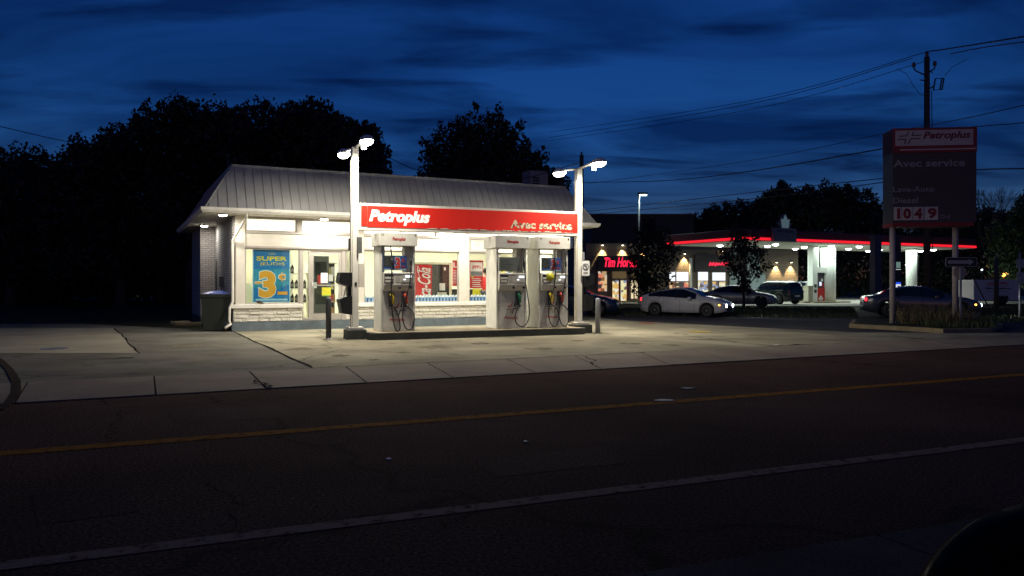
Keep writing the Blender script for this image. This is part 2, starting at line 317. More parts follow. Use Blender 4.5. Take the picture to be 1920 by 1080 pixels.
def blades(name, pts, n, h, m, label=None, w=0.012, seed=1, z=0.0, cat='grass', top=True):
    rnd = random.Random(seed); mb = MB(); xs = [p[0] for p in pts]; ys = [p[1] for p in pts]; vs = []; fs = []
    def inside(x, y):
        c = False; j = len(pts) - 1
        for i in range(len(pts)):
            if (pts[i][1] > y) != (pts[j][1] > y) and x < (pts[j][0] - pts[i][0]) * (y - pts[i][1]) / (pts[j][1] - pts[i][1]) + pts[i][0]: c = not c
            j = i
        return c
    k = 0
    while k < n:
        x = rnd.uniform(min(xs), max(xs)); y = rnd.uniform(min(ys), max(ys))
        if not inside(x, y): continue
        k += 1; t = rnd.uniform(0, 6.28); hh = h * rnd.uniform(0.4, 1.2); lx = rnd.gauss(0, 0.3) * hh; ly = rnd.gauss(0, 0.3) * hh; dx = math.cos(t) * w; dy = math.sin(t) * w
        b0 = len(vs); vs += [(x - dx, y - dy, z), (x + dx, y + dy, z), (x + lx * .4 + dx * .7, y + ly * .4 + dy * .7, z + hh * .6), (x + lx * .4 - dx * .7, y + ly * .4 - dy * .7, z + hh * .6), (x + lx, y + ly, z + hh)]
        fs += [(b0, b0 + 1, b0 + 2, b0 + 3), (b0 + 3, b0 + 2, b0 + 4)]
    mb.add(vs, fs, m); return tag(mb.obj(name), label, cat, kind='stuff')
blades('grass', [tuple(G(1100, 592).xy), tuple(G(1445, 595).xy), tuple(G(1610, 597).xy), tuple(G(1600, 577).xy), tuple(G(1400, 577).xy), tuple(G(1100, 580).xy)], 7000, 0.12, grassm, 'short dark grass verge in front of the far gas station', w=0.03)
blades('grass', [tuple(G(1840, 606).xy), tuple(G(2000, 604).xy), (45, 50), (28, 46)], 4000, 0.15, grassm, 'dark grass verge beside the white trailer', w=0.03, seed=5)
# traffic island with weeds
med = [G(1592, 615).xy, G(1665, 619).xy, G(1736, 623).xy, G(1768, 625.5).xy, G(1860, 624).xy, G(1880, 614).xy, G(1790, 606).xy, G(1640, 603).xy, G(1598, 606).xy]
kerbm = paving('kerb_concrete', (0.26, 0.21, 0.13), 0.2, 0.3, 2.0, fine=50)
mb = MB(); mb.slab([tuple(p) for p in med], -0.01, 0.14, kerbm)
cen = sum((p for p in med), Vector((0, 0))) / len(med)
inner = [tuple(cen + (p - cen) * 0.93) for p in med]; mb.slab(inner, 0.141, 0.150, earth)
tag(mb.obj('kerbed_island'), kind='structure')
blades('weeds', [tuple(G(1690, 617).xy), tuple(G(1800, 620).xy), tuple(G(1830, 616).xy), tuple(G(1790, 609).xy), tuple(G(1680, 607).xy)], 900, 0.62, weedm, 'dry brown weeds around the legs of the tall price sign', cat='weeds', z=0.14, seed=3)
blades('weeds', [tuple(G(1740, 622).xy), tuple(G(1865, 624).xy), tuple(G(1870, 615).xy), tuple(G(1700, 610).xy)], 1500, 0.22, grassm, 'low dark grass on the right part of the kerbed island', cat='grass', z=0.14, seed=8)
# cracks and seams
mb = MB(); rnd = random.Random(7)
def crack(p0, p1, w=0.02, jit=0.03, n=14, z=0.017, m=tar):
    p0 = Vector(p0[:2]); p1 = Vector(p1[:2]); d = (p1 - p0); L = d.length; d.normalize(); nrm = Vector((-d.y, d.x)); off = 0; vs = []
    for i in range(n + 1):
        off = off * 0.7 + rnd.gauss(0, jit); ww = w * rnd.uniform(0.4, 1.4) * (1 if 0 < i < n else 0.4); p = p0 + d * L * i / n + nrm * (off if 0 < i < n else 0)
        vs += [(p.x - nrm.x * ww, p.y - nrm.y * ww, z), (p.x + nrm.x * ww, p.y + nrm.y * ww, z)]
    mb.add(vs, [(2 * i, 2 * i + 1, 2 * i + 3, 2 * i + 2) for i in range(n)], m)
crack(c0 + Vector((0.02, -0.02)), seam1, 0.028, 0.015, 24)
crack(G(585, 691), G(1300, 657), 0.014, 0.01, 40)
crack(G(560, 687), G(1000, 667), 0.010, 0.01, 30)
crack(G(262, 664), G(215, 616), 0.02, 0.02, 14, z=0.018)
crack(G(100, 676), G(185, 675), 0.012, 0.03, 14); crack(G(185, 675), G(250, 671), 0.05, 0.04, 12)
crack(G(155, 687), G(178, 686), 0.02, 0.02, 6); crack(G(265, 684), G(290, 683), 0.018, 0.02, 6)
crack(G(600, 700), G(640, 684), 0.015, 0.05, 8); crack(G(470, 631), G(530, 639), 0.01, 0.02)
crack(G(1265, 626), G(1290, 628), 0.05, 0.06, 8); crack(G(1290, 638), G(1415, 636), 0.03, 0.03, 14); crack(G(1300, 636), G(1450, 650), 0.02, 0.03, 14)
crack(G(1440, 650), G(1545, 645), 0.05, 0.04, 14); crack(G(1220, 662), G(1290, 659), 0.03, 0.03); crack(G(1345, 632), G(1600, 625), 0.016, 0.03, 20)
crack(G(1080, 668), G(1110, 680), 0.02, 0.05, 8); crack(G(1110, 680), G(1116, 690), 0.02, 0.03, 6); crack(G(1390, 651), G(1200, 640), 0.008, 0.03, 20)
crack(G(240, 605.5), G(200, 607), 0.06, 0.06, 8); crack(G(480, 716), G(500, 732), 0.03, 0.04, 8, z=0.037)
tag(mb.obj('pavement_cracks'), kind='structure')
mb = MB(); crack(G(215, 800), G(195, 830), 0.008, 0.04, 12, z=0.003); crack(G(225, 770), G(210, 800), 0.008, 0.04, 12, z=0.003); crack(G(190, 745), G(205, 762), 0.012, 0.03, 8, z=0.003)
crack(G(620, 790), G(660, 830), 0.008, 0.06, 14, z=0.003); crack(G(1100, 800), G(1010, 760), 0.008, 0.06, 14, z=0.003); crack(G(820, 1000), G(900, 960), 0.006, 0.04, 12, z=0.003); crack(G(400, 900), G(430, 1000), 0.006, 0.04, 12, z=0.003)
tag(mb.obj('road_cracks'), kind='structure')
mb = MB(); sealm = paving('asphalt_patch', (0.068, 0.044, 0.037), 0.65, 0.3, 0.5, fine=42, seed=4, spec=0.01)
for quad in (((300, 770), (520, 758), (560, 782), (330, 796)), ((1180, 742), (1330, 735), (1400, 748), (1235, 758)), ((900, 860), (1130, 838), (1180, 868), (930, 895)), ((60, 930), (230, 912), (260, 960), (70, 985))): mb.add([tuple(G(*q_).xy) + (0.0022,) for q_ in quad], [(0, 1, 2, 3)], sealm)
tag(mb.obj('road_patches'), kind='structure')
mb = MB(); stn = paving('oil_stain', (0.19, 0.165, 0.12), 0.3, 0.5, 3, fine=30, seed=6, spec=0.01); rs = random.Random(12)
for px, py, rad in ((560, 655, .35), (640, 668, .25), (820, 652, .5), (900, 645, .3), (1010, 655, .4), (1180, 645, .35), (760, 662, .2), (700, 676, .15), (1080, 640, .2), (350, 650, .4), (420, 665, .25), (1260, 648, .3)):
    c_ = G(px, py); mb.add([(c_.x + rad * rs.uniform(.5, 1.2) * math.cos(6.283 * i / 18), c_.y + rad * rs.uniform(.5, 1.2) * math.sin(6.283 * i / 18), 0.0155) for i in range(18)], [list(range(18))], stn)
tag(mb.obj('oil_stains'), kind='structure')
# road markings
def worn(name, col, thr=0.42, sc=9):
    m = mat(name, col, 0.95, var=0, spec=0.015); t = m.node_tree; b = t.nodes['Principled BSDF']; tcn = t.nodes.new('ShaderNodeTexCoord')
    n = t.nodes.new('ShaderNodeTexNoise'); n.inputs['Scale'].default_value = sc; n.inputs['Detail'].default_value = 8; n.inputs['Roughness'].default_value = 0.7; t.links.new(tcn.outputs['Object'], n.inputs['Vector'])
    r = t.nodes.new('ShaderNodeValToRGB'); r.color_ramp.elements[0].position = thr - 0.08; r.color_ramp.elements[0].color = (0.03, 0.02, 0.018, 1); r.color_ramp.elements[1].position = thr + 0.06; r.color_ramp.elements[1].color = tuple(col) + (1,)
    t.links.new(n.outputs['Fac'], r.inputs[0]); t.links.new(r.outputs[0], b.inputs['Base Color']); return m
def line(name, pa, pb, w, m, ext=12):
    p = G(*pa).xy; q = G(*pb).xy; d = (q - p).normalized(); n = Vector((-d.y, d.x)) * w / 2; p = p - d * ext; q = q + d * ext * 3
    return sheet(name, [tuple(p - n), tuple(q - n), tuple(q + n), tuple(p + n)], 0.004, m)
line('yellow_line', (0, 851), (1920, 702.5), 0.21, worn('worn_yellow_paint', (0.27, 0.12, 0.022), 0.43))
line('white_line', (0, 1062), (1920, 825), 0.15, worn('worn_white_paint', (0.23, 0.155, 0.12), 0.43))
line('gutter_line', (18, 773), (1320, 697), 0.03, worn('faded_gutter_paint', (0.13, 0.115, 0.105), 0.46, 5), ext=6)
# thin dark curved band laid on the ground at the left edge
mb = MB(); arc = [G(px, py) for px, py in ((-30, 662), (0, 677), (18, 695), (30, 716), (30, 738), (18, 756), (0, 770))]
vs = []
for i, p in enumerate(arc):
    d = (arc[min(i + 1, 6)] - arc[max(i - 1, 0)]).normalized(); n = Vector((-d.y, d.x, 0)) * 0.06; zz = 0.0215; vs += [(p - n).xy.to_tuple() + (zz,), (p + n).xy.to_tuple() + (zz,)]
mb.add(vs, [(2 * i, 2 * i + 1, 2 * i + 3, 2 * i + 2) for i in range(6)], mat('dark_arc_tone', (0.05, 0.042, 0.034), 1.0, var=.4, scale=8, spec=0.01)); tag(mb.obj('dark_arc'), kind='structure')
# drain covers, litter
def disc(name, px, py, r, m, label, cat, z=0.015, h=0.005):
    p = G(px, py); mb = MB(); mb.lathe([(r, 0), (r, h), (r * 0.86, h), (r * 0.84, h - 0.004), (r * 0.3, h - 0.004), (r * 0.28, h)], (0, 0, 0), (0, 0, 1), m, 28, False)
    o = mb.obj(name); o.location = (p.x, p.y, z); return tag(o, label, cat)
disc('drain_cover', 102, 655, 0.30, alu, 'round metal drain cover set in the pale concrete patch at left', 'drain cover')
disc('tank_cover', 1312, 623, 0.35, mat('yellow_cover', (0.35, 0.25, 0.04), 0.6, var=0.4, scale=6), 'worn yellow round fuel tank cover in the concrete apron', 'tank cover')
disc('tank_cover', 1213, 606.5, 0.33, mat('red_cover', (0.28, 0.03, 0.02), 0.6, var=0.4, scale=6), 'worn red round fuel tank cover near the side street', 'tank cover')
def litter(px, py, s, m, label):
    p = G(px, py); mb = MB(); rr = random.Random(px); n = 7
    mb.slab([(s * (0.7 + 0.5 * rr.random()) * math.cos(6.28 * i / n), 0.6 * s * (0.7 + 0.5 * rr.random()) * math.sin(6.28 * i / n)) for i in range(n)], 0, 0.012, m)
    o = mb.obj('litter'); o.location = (p.x, p.y, 0.002 if py > 700 else 0.03); return tag(o, label, 'litter')
litter(728, 862, 0.022, paper, 'small white scrap of litter in the middle of the road')
litter(986, 829.5, 0.028, mat('grey_scrap', (0.25, 0.26, 0.27), 0.5), 'thin grey scrap of litter on the road, right of the white scrap')
litter(1458, 649.5, 0.10, mat('pale_scrap', (0.85, 0.82, 0.7), 0.5), 'crushed pale cup lying on the concrete near the side street')
litter(1245, 752, 0.14, mat('flat_scrap', (0.20, 0.21, 0.21), 0.6), 'flat grey patch of litter on the yellow line')
litter(1288, 729, 0.10, mat('flat_scrap2', (0.15, 0.16, 0.16), 0.6), 'small dull scrap just beyond the yellow line')

# ------------------------------------------------------------------ store building (local frame: x along the front, y into the building)
TB = R(27); cb, sb = math.cos(TB), math.sin(TB)
def U(px, v=0.0):
    t = (px - 960) / FPX; return (t * (c0.y + v * cb) - c0.x + v * sb) / (cb - t * sb)
def ZB(px, py, v=0.0):
    u = U(px, v); Y = c0.y + u * sb + v * cb; return CH - (py - HZ) / FPX * Y
def WB(u, v, z=0): return Vector((c0.x + u * cb - v * sb, c0.y + u * sb + v * cb, z))
store = thing('convenience_store', (c0.x, c0.y, 0), TB, 'white brick convenience store with grey sheet metal mansard roof and lit shop windows', 'store')
WW = 12.0; DD = 9.0; FL = 0.30; SO = 3.63
mb = MB(); mb.box(-0.04, WW + 0.04, -0.05, 0.35, 0, FL - 0.012, found); mb.box(-0.03, WW + 0.04, 0.36, 5.25, 0, FL - 0.012, found); mb.box(-0.5, WW, 5.26, DD, 0, FL - 0.012, found); mb.obj('foundation', store)
u_d0, u_d1 = U(566), U(648)
def ragwall(x0, x1):
    mb = MB(); mb.box(x0, x1, 0.0, 0.16, FL - 0.01, 0.725, stone); r = random.Random(int(x0 * 10)); x = x0
    z = FL
    for row in range(4):
        x = x0 + (0.0 if row % 2 else -0.2)
        while x < x1:
            w = r.uniform(0.26, 0.5); xa = max(x, x0); xb = min(x + w - 0.012, x1)
            if xb - xa > 0.05:
                d = r.uniform(0.0, 0.035); j = [r.uniform(-0.012, 0.012) for _ in range(8)]
                zz0 = z + row * 0.106 + 0.004; zz1 = zz0 + 0.098
                vs = [(xa, 0.005, zz0), (xb, 0.005, zz0), (xb, 0.005, zz1), (xa, 0.005, zz1), (xa + .02 + j[0], -0.012 - d + j[4], zz0 + .012 + abs(j[2])), (xb - .02 + j[1], -0.012 - d - j[5], zz0 + .014), (xb - .02, -0.012 - d + j[6], zz1 - .012 - abs(j[3])), (xa + .02, -0.012 - d - j[7], zz1 - .014)]
                mb.add(vs, [(4, 5, 6, 7), (0, 1, 5, 4), (1, 2, 6, 5), (2, 3, 7, 6), (3, 0, 4, 7)], stone)
            x += w
    return mb.obj('stone_wall', store)
ragwall(0.0, u_d0); ragwall(u_d1, WW)
for x0, x1 in ((-0.06, u_d0 + 0.02), (u_d1 - 0.02, WW + 0.06)):
    MB().bbox(x0, x1, -0.10, 0.17, 0.725, 0.85, white, 0.012).obj('window_sill', store)
# pilasters
pil = [(U(441), U(459)), (U(667), U(682)), (U(861), U(879)), (WW - 0.42, WW - 0.02)]
for x0, x1 in pil: MB().bbox(x0, x1, -0.05, 0.17, 0.85, SO - 0.002, trim, 0.008).obj('pilaster', store)
bays = [(pil[0][1], pil[1][0]), (pil[1][1], pil[2][0]), (pil[2][1], pil[3][0])]
for x0, x1 in bays:
    MB().box(x0, x1, 0.0, 0.12, 2.70, 3.10, trim).obj('header_panel', store)
    mb = MB(); mb.bbox(x0, x1, -0.03, 0.13, 3.10, 3.17, greyframe, .006); mb.bbox(x0, x1, -0.03, 0.13, 2.63, 2.70, greyframe, .006); mb.bbox(x0, x1, -0.02, 0.13, 3.575, 3.628, greyframe, .006); mb.obj('trim_rail', store)
# transom windows
trans = mat('frosted_transom', (0.85, 0.83, 0.75), 0.6, var=0.04, scale=0.8, emit=(1.0, 0.93, 0.74), estr=1.15)
tr = [(U(461), U(556)), (U(566), pil[1][0]), (pil[1][1], pil[1][1] + 1.25), (pil[1][1] + 1.33, pil[1][1] + 2.6), (pil[1][1] + 2.68, pil[2][0]), (pil[2][1], pil[2][1] + 1.2), (pil[2][1] + 1.28, pil[3][0])]
for i, (x0, x1) in enumerate(tr):
    w = MB().box(x0 + 0.03, x1 - 0.03, 0.05, 0.07, 3.20, 3.55, trans).obj('transom_window', store)
    mb = MB(); mb.box(x0, x1, 0.03, 0.09, 3.172, 3.20, greyframe); mb.box(x0, x1, 0.03, 0.09, 3.55, 3.574, greyframe); mb.box(x0, x0 + 0.03, 0.03, 0.09, 3.201, 3.549, greyframe); mb.box(x1 - 0.03, x1, 0.03, 0.09, 3.201, 3.549, greyframe); mb.obj('frame', w)
    if i + 1 < len(tr) and 0.03 < tr[i + 1][0] - x1 < 0.2: MB().box(x1 + 0.001, tr[i + 1][0] - 0.001, 0.0, 0.12, 3.172, 3.573, greyframe).obj('mullion', store)
# main windows
def window(x0, x1, z0, z1, muls=()):
    w = MB().box(x0 + 0.04, x1 - 0.04, 0.055, 0.062, z0 + 0.04, z1 - 0.04, pane).obj('window', store)
    mb = MB(); mb.box(x0, x1, 0.02, 0.10, z0, z0 + 0.04, greyframe); mb.box(x0, x1, 0.02, 0.10, z1 - 0.04, z1, greyframe)
    for xx in [x0 + 0.022] + list(muls) + [x1 - 0.022]: mb.box(xx - 0.02, xx + 0.02, 0.015, 0.105, z0 + 0.041, z1 - 0.041, greyframe)
    mb.obj('frame', w); return w
window(pil[0][1], U(562), 0.85, 2.63); window(u_d1 + 0.01, pil[1][0], 0.85, 2.63)
window(pil[1][1], pil[2][0], 0.85, 2.63, (U(776) + .02,)); window(pil[2][1], pil[3][0], 0.85, 2.63, (U(938), U(1000)))
mb = MB(); mb.box(U(562) + 0.002, u_d0, 0.0, 0.14, 0.851, 2.629, greyframe); mb.obj('door_post', store)
# entrance: sidelight, door, fixed side
xs0, xs1, xd0, xd1 = u_d0 + 0.05, U(579), U(582.5), U(641)
mb = MB(); mb.box(u_d0 + 0.001, xs0, 0.0, 0.12, FL, 2.62, greyframe); mb.box(xs1, xd0, 0.0, 0.12, FL, 2.62, greyframe); mb.box(xd1, u_d1 - 0.001, 0.0, 0.12, FL, 2.62, greyframe)
mb.box(u_d0, u_d1, -0.01, 0.13, 2.621, 2.629, greyframe); mb.box(xs0, xs1, 0.0, 0.12, FL, FL + 0.08, greyframe); mb.box(xs0, xs1, 0.0, 0.12, 2.55, 2.62, greyframe); mb.box(xd0, xd1, 0.0, 0.12, 2.58, 2.62, greyframe)
fr = mb.obj('door_frame', store); MB().box(xs0, xs1, 0.055, 0.062, FL + 0.08, 2.55, pane).obj('sidelight', fr)
mb = MB(); fw = 0.10
mb.box(xd0 + .005, xd0 + fw, 0.02, 0.07, FL + .01, 2.575, greyframe); mb.box(xd1 - fw, xd1 - .005, 0.02, 0.07, FL + .01, 2.575, greyframe)
mb.box(xd0 + fw, xd1 - fw, 0.02, 0.07, FL + .01, FL + 0.22, greyframe); mb.box(xd0 + fw, xd1 - fw, 0.02, 0.07, 2.46, 2.575, greyframe); mb.box(xd0 + fw, xd1 - fw, 0.018, 0.072, 1.43, 1.47, greyframe)
door = mb.obj('door', store)
MB().box(xd0 + fw, xd1 - fw, 0.04, 0.046, FL + 0.22, 1.43, pane).box(xd0 + fw, xd1 - fw, 0.04, 0.046, 1.47, 2.46, pane).obj('glass', door)
MB().tube([(xd0 + 0.05, 0.02, 1.2), (xd0 + 0.05, -0.05, 1.2), (xd0 + 0.05, -0.05, 1.55), (xd0 + 0.05, 0.02, 1.55)], 0.012, alu).obj('handle', door)
um = U(608); mb = MB(); mb.box(U(602), U(615), 0.036, 0.039, 1.52, 1.86, paper); mb.obj('notice', door)
mb = MB(); mb.box(U(617), U(625), 0.0362, 0.039, 1.58, 1.80, mat('grey_notice', (.45, .47, .42), .6)); mb.obj('notice', door)
ywl = mat('yellow_sticker', (0.65, 0.62, 0.04), 0.5, var=0.1); ltg = mat('sticker_green', (0.12, 0.35, 0.08), 0.5)
mb = MB(); mb.box(U(604), U(621), 0.035, 0.038, 1.09, 1.12, ltg); mb.box(U(604), U(621), 0.035, 0.038, 1.121, 1.38, ywl); mb.obj('sticker', door)
# brick side walls
mb = MB(); mb.box(0.0, 0.18, 0.15, 5.26, FL - 0.01, SO - .002, brickm); mb.obj('brick_wall', store)
mb = MB(); mb.box(-0.5, 0.0 - 0.001, 5.26, 5.4, 0.0, SO - .002, brickf); mb.box(-0.5, -0.36, 5.401, DD, 0.0, SO - .002, brickm); mb.obj('brick_wall', store)
MB().bbox(0.02, 0.22, 0.02, 0.149, FL, SO - .003, brickf, 0.004).obj('corner_pier', store)
mb = MB(); mb.box(WW - 0.18, WW, 0.17, DD - 0.2, FL, SO - .002, brickm); mb.box(-0.36, WW, DD - 0.199, DD, FL, SO - .002, brickf); mb.obj('rear_wall', store)
MB().tube([(-0.05, 4.3, 0.5), (-0.05, 4.3, 2.4)], 0.02, black).obj('conduit', store)
mb = MB(); mb.tube([(-0.06, 2.6, 0.9), (-0.06, 2.6, 1.5), (-0.06, 2.9, 1.7)], 0.025, black); mb.bbox(-0.12, -0.005, 2.5, 2.7, 1.4, 1.75, dark); mb.obj('meter_pipe', store)
# roof
OH = 0.9; m = 0.864; ZE, ZR = 3.78, 5.18
e = [(-OH, -OH), (WW + OH, -OH), (WW + OH, DD + OH), (-OH - .5, DD + OH)]; e = [(-OH, -OH), (WW + OH, -OH), (WW + OH, DD + OH), (-OH, DD + OH)]
r_ = [(-OH + m, -OH + m), (WW + OH - m, -OH + m), (WW + OH - m, DD + OH - m), (-OH + m, DD + OH - m)]
mb = MB(); mb.add([(x, y, ZE) for x, y in e] + [(x, y, ZR) for x, y in r_], [(0, 1, 5, 4), (1, 2, 6, 5), (2, 3, 7, 6), (3, 0, 4, 7)], roofm)
mb.add([(x, y, ZR - 0.15) for x, y in r_], [(0, 1, 2, 3)], dark)
nrm = Vector((0, -(ZR - ZE), m)).normalized(); seam = mat('seam', (0.28, 0.28, 0.27), 0.5, metal=.2)
for k in range(0, 52):
    x = -OH + 0.12 + k * 0.27
    if x > WW + OH - .1: break
    tmax = 1.0
    if x < -OH + m: tmax = (x + OH) / m
    if x > WW + OH - m: tmax = (WW + OH - x) / m
    p0 = Vector((x, -OH, ZE)); p1 = p0 + Vector((0, m, ZR - ZE)) * tmax; o = Vector((0.011, 0, 0)); nn_ = nrm * 0.016
    mb.add([p0 - o, p0 + o, p1 + o, p1 - o, p0 - o + nn_, p0 + o + nn_, p1 + o + nn_, p1 - o + nn_], [(4, 5, 6, 7), (0, 4, 7, 3), (1, 2, 6, 5), (0, 1, 5, 4)], seam)
for k in range(0, 40):
    y = -OH + 0.12 + k * 0.27
    if y > DD + OH - .1: break
    tmax = min(1.0, (y + OH) / m, (DD + OH - y) / m)
    for sx, x00, dxm in ((-1, -OH, m), (1, WW + OH, -m)):
        p0 = Vector((x00, y, ZE)); p1 = p0 + Vector((dxm, 0, ZR - ZE)) * tmax; o = Vector((0, 0.011, 0)); nn_ = Vector((sx * (ZR - ZE), 0, m)).normalized() * 0.016
        mb.add([p0 - o, p0 + o, p1 + o, p1 - o, p0 - o + nn_, p0 + o + nn_, p1 + o + nn_, p1 - o + nn_], [(4, 5, 6, 7), (0, 4, 7, 3), (1, 2, 6, 5), (0, 1, 5, 4)], seam)
roof = mb.obj('roof', store)
mb = MB()
def rim(z0, z1, off, th_, pts, mm):
    x0, y0 = pts[0]; x1, y1 = pts[2]; x0 -= off; y0 -= off; x1 += off; y1 += off
    mb.box(x0, x1, y0, y0 + th_, z0, z1, mm); mb.box(x0, x1, y1 - th_, y1, z0, z1, mm); mb.box(x0, x0 + th_, y0 + th_ + .001, y1 - th_ - .001, z0, z1, mm); mb.box(x1 - th_, x1, y0 + th_ + .001, y1 - th_ - .001, z0, z1, mm)
rim(ZR - 0.035, ZR + 0.05, 0.025, 0.08, r_, roofm); mb.obj('ridge_cap', roof)
for cx_, cy_, rx_, ry_ in ((-OH, -OH, r_[0][0], r_[0][1]), (WW + OH, -OH, r_[1][0], r_[1][1])):
    MB().tube([(cx_, cy_, ZE + .01), (rx_, ry_, ZR + .01)], 0.03, roofm, 6).obj('hip_cap', roof)
# gutter (K profile swept round the eave) and soffit
mb = MB(); prof = [(0, 0), (0.06, 0), (0.12, 0.07), (0.13, 0.15), (0.115, 0.15), (0.10, 0.08), (0.05, 0.02), (0, 0.02)]
sq = [(-1, -1), (1, -1), (1, 1), (-1, 1)]; vs = []; fs = []
for (ex, ey), (sx, sy) in zip(e, sq): vs += [(ex + sx * p[0], ey + sy * p[0], SO + 0.0 + p[1]) for p in prof]
n = len(prof)
for i in range(4):
    j = (i + 1) % 4
    for k in range(n): fs.append((i * n + k, j * n + k, j * n + (k + 1) % n, i * n + (k + 1) % n))
mb.add(vs, fs, white); mb.obj('gutter', store)
soff = mat('soffit_vinyl', (0.60, 0.56, 0.48), 0.6, var=0.05)
mb = MB()
mb.box(-OH, WW + OH, -OH, -0.001, SO, SO + 0.02, soff); mb.box(-OH, -0.001, 0.0, DD + OH, SO, SO + 0.02, soff); mb.box(WW + 0.001, WW + OH, 0.0, DD + OH, SO, SO + 0.02, soff)
for k in range(46): mb.box(-OH + .02 + k * 0.3, -OH + .032 + k * 0.3, -OH + .02, -0.06, SO - 0.008, SO - 0.0005, soff)
mb.obj('soffit', store)
def soffit_light(u, v, pw, col=(1, 0.95, 0.84)):
    mb = MB(); mb.lathe([(0.15, 0), (0.15, -0.03), (0.13, -0.045)], (0, 0, 0), (0, 0, 1), white, 24); o = mb.obj('soffit_light', store, (u, v, SO - 0.001))
    mb = MB(); mb.lathe([(0.12, -0.0455), (0.115, -0.06), (0.07, -0.075), (0.02, -0.08)], (0, 0, 0), (0, 0, 1), lampw, 24); mb.obj('lens', o)
    area('bulb', o, (0, 0, -0.10), 0.22, pw, col)
SL = 62
soffit_light(-0.36, -0.55, SL * .55); soffit_light(-0.44, 4.4, SL * .35)
for u in (U(608, -.45), 5.2, 7.3, 9.6, 11.4): soffit_light(u, -0.45, SL)
# downpipe at the front-left corner
mb = MB(); mb.tube([(0.28, -OH - .02, SO + .01), (0.28, -OH + .05, SO - .12), (0.16, -0.45, 3.25), (-0.02, -0.12, 2.85), (-0.02, -0.11, 2.7), (-0.02, -0.11, 0.95), (-0.12, -0.18, 0.75), (-0.14, -0.2, 0.35), (-0.10, -0.22, 0.25), (-0.28, -0.36, 0.14)], 0.042, trim, 8); mb.obj('downpipe', store)
# interior
mb = MB(); mb.box(0.19, WW - .19, 5.0, 5.1, FL, SO - .002, cream); mb.box(0.181, 0.20, 0.18, 5.0, FL, SO - .003, cream); mb.box(WW - .20, WW - .181, 0.18, 5.0, FL, SO - .003, cream); mb.obj('interior_wall', store)
mb = MB(); mb.box(0.201, WW - .201, 0.17, 4.999, FL - .011, FL + .004, mat('floor_tile', (.45, .4, .3), .4)); mb.obj('interior_floor', store)
mb = MB(); mb.box(0.0, WW, 0.0, 5.1, SO, SO + 0.03, tileceil); mb.obj('ceiling', store)
tube_m = emat('fluorescent', (1.0, 0.95, 0.8), 7)
for u in (1.3, 3.6, 5.9, 8.2, 10.6):
    o = MB().box(-0.3, 0.3, -0.9, 0.9, -0.06, 0, white).obj('ceiling_light', store, (u, 2.0, SO - .001)); MB().box(-0.26, 0.26, -0.86, 0.86, -0.066, -0.061, tube_m).obj('diffuser', o)
    area('tube', o, (0, 0, -0.08), 0.5, 140, (1, 0.96, 0.86), 'RECTANGLE', 1.7)
# partition / back-room block seen through the door
mb = MB(); mb.box(2.1, 2.2, 1.9, 4.99, FL, 2.6, cream); mb.box(U(648, 1.6) , U(672, 1.6), 1.6, 1.7, FL, SO-.01, cream); mb.obj('partition', store)

# ---- rooftop unit
hv = G(1005, 347, 5.2); Yh = 33.0; p = A(1003, 347, Yh)
o = thing('rooftop_unit', (p.x, p.y, 5.03), TB, 'grey ventilation unit on the right end of the store roof', 'ventilation unit')
gm = mat('unit_grey', (0.22, 0.22, 0.24), 0.6, var=0.1)
MB().bbox(-0.42, 0.42, -0.4, 0.4, 0.0, 1.27, gm, 0.02).obj('cabinet', o)
mb = MB(); 
for k in range(7): mb.box(-0.34, 0.0, -0.412, -0.401, 0.2 + k * .12, 0.27 + k * .12, dark)
mb.obj('grille', o)
mb = MB(); mb.tube([(0, 0, 0), (0, 0, 0.35), (0.05, 0, 0.45), (0.2, 0, 0.5), (0.38, 0, 0.42), (0.42, 0, 0.3)], 0.06, dark); q = A(1046, 350, 31); o = mb.obj('vent_pipe'); o.location = (q.x, q.y, 5.03); o.rotation_euler = (0, 0, TB); tag(o, 'curved dark vent pipe at the right end of the store roof', 'vent pipe')
mb = MB(); mb.tube([(0, 0, 0), (0, 0, 1.1)], 0.035, dark); mb.lathe([(0.05, 1.05), (0.09, 1.1), (0.05, 1.18)], (0, 0, 0), (0, 0, 1), dark, 12); q = A(406, 345, 26.5); o = mb.obj('vent_pipe'); o.location = WB(0.35, 4.2, 5.03); tag(o, 'thin straight vent pipe standing near the left edge of the store roof', 'vent pipe')

# ---- things behind the windows (own objects, in the store frame)
def SF(name, u, v, z, label, cat, group=None, rz=0): 
    return thing(name, WB(u, v, z), TB + rz, label, cat, group)
# poster SUPER JEUDIS
pb = mat('poster_blue', (0.008, 0.17, 0.42), 0.4, var=0.15, scale=2); pt = mat('poster_teal', (0.03, 0.28, 0.40), 0.4, var=0.35, scale=3); pyel = mat('poster_yellow', (0.75, 0.62, 0.03), 0.4, var=0); por = mat('poster_orange', (0.82, 0.38, 0.03), 0.4, var=0.03)
pblue2 = mat('poster_edge', (0.35, 0.6, 0.72), .4, var=0); pal = mat('poster_text', (.8, .85, .8), .4, var=0)
x0, x1 = U(473.5, .13), U(544, .13); w = x1 - x0; z0p, z1p = 0.90, 2.60; h = z1p - z0p
po = SF('poster', x0, 0.13, z0p, 'large blue window poster announcing super jeudis with an orange minus three cents', 'poster')
mb = MB(); mb.box(0, w, 0, 0.012, 0, h, pblue2); mb.box(.03, w - .03, -0.002, 0, .03, h - .02, pb); mb.obj('sheet', po)
mb = MB(); N = 40; ry = random.Random(2); pts = [(0.03 + (w - .06) * i / N, h * 0.62 + 0.02 * math.sin(i)) for i in range(N + 1)]
mb.prism([(w * .03, h * .28), (w * .5, h * .2), (w * .97, h * .34), (w * .97, h * .64), (w * .03, h * .62)], -0.004, -0.0025, pt); mb.obj('colour_field', po)
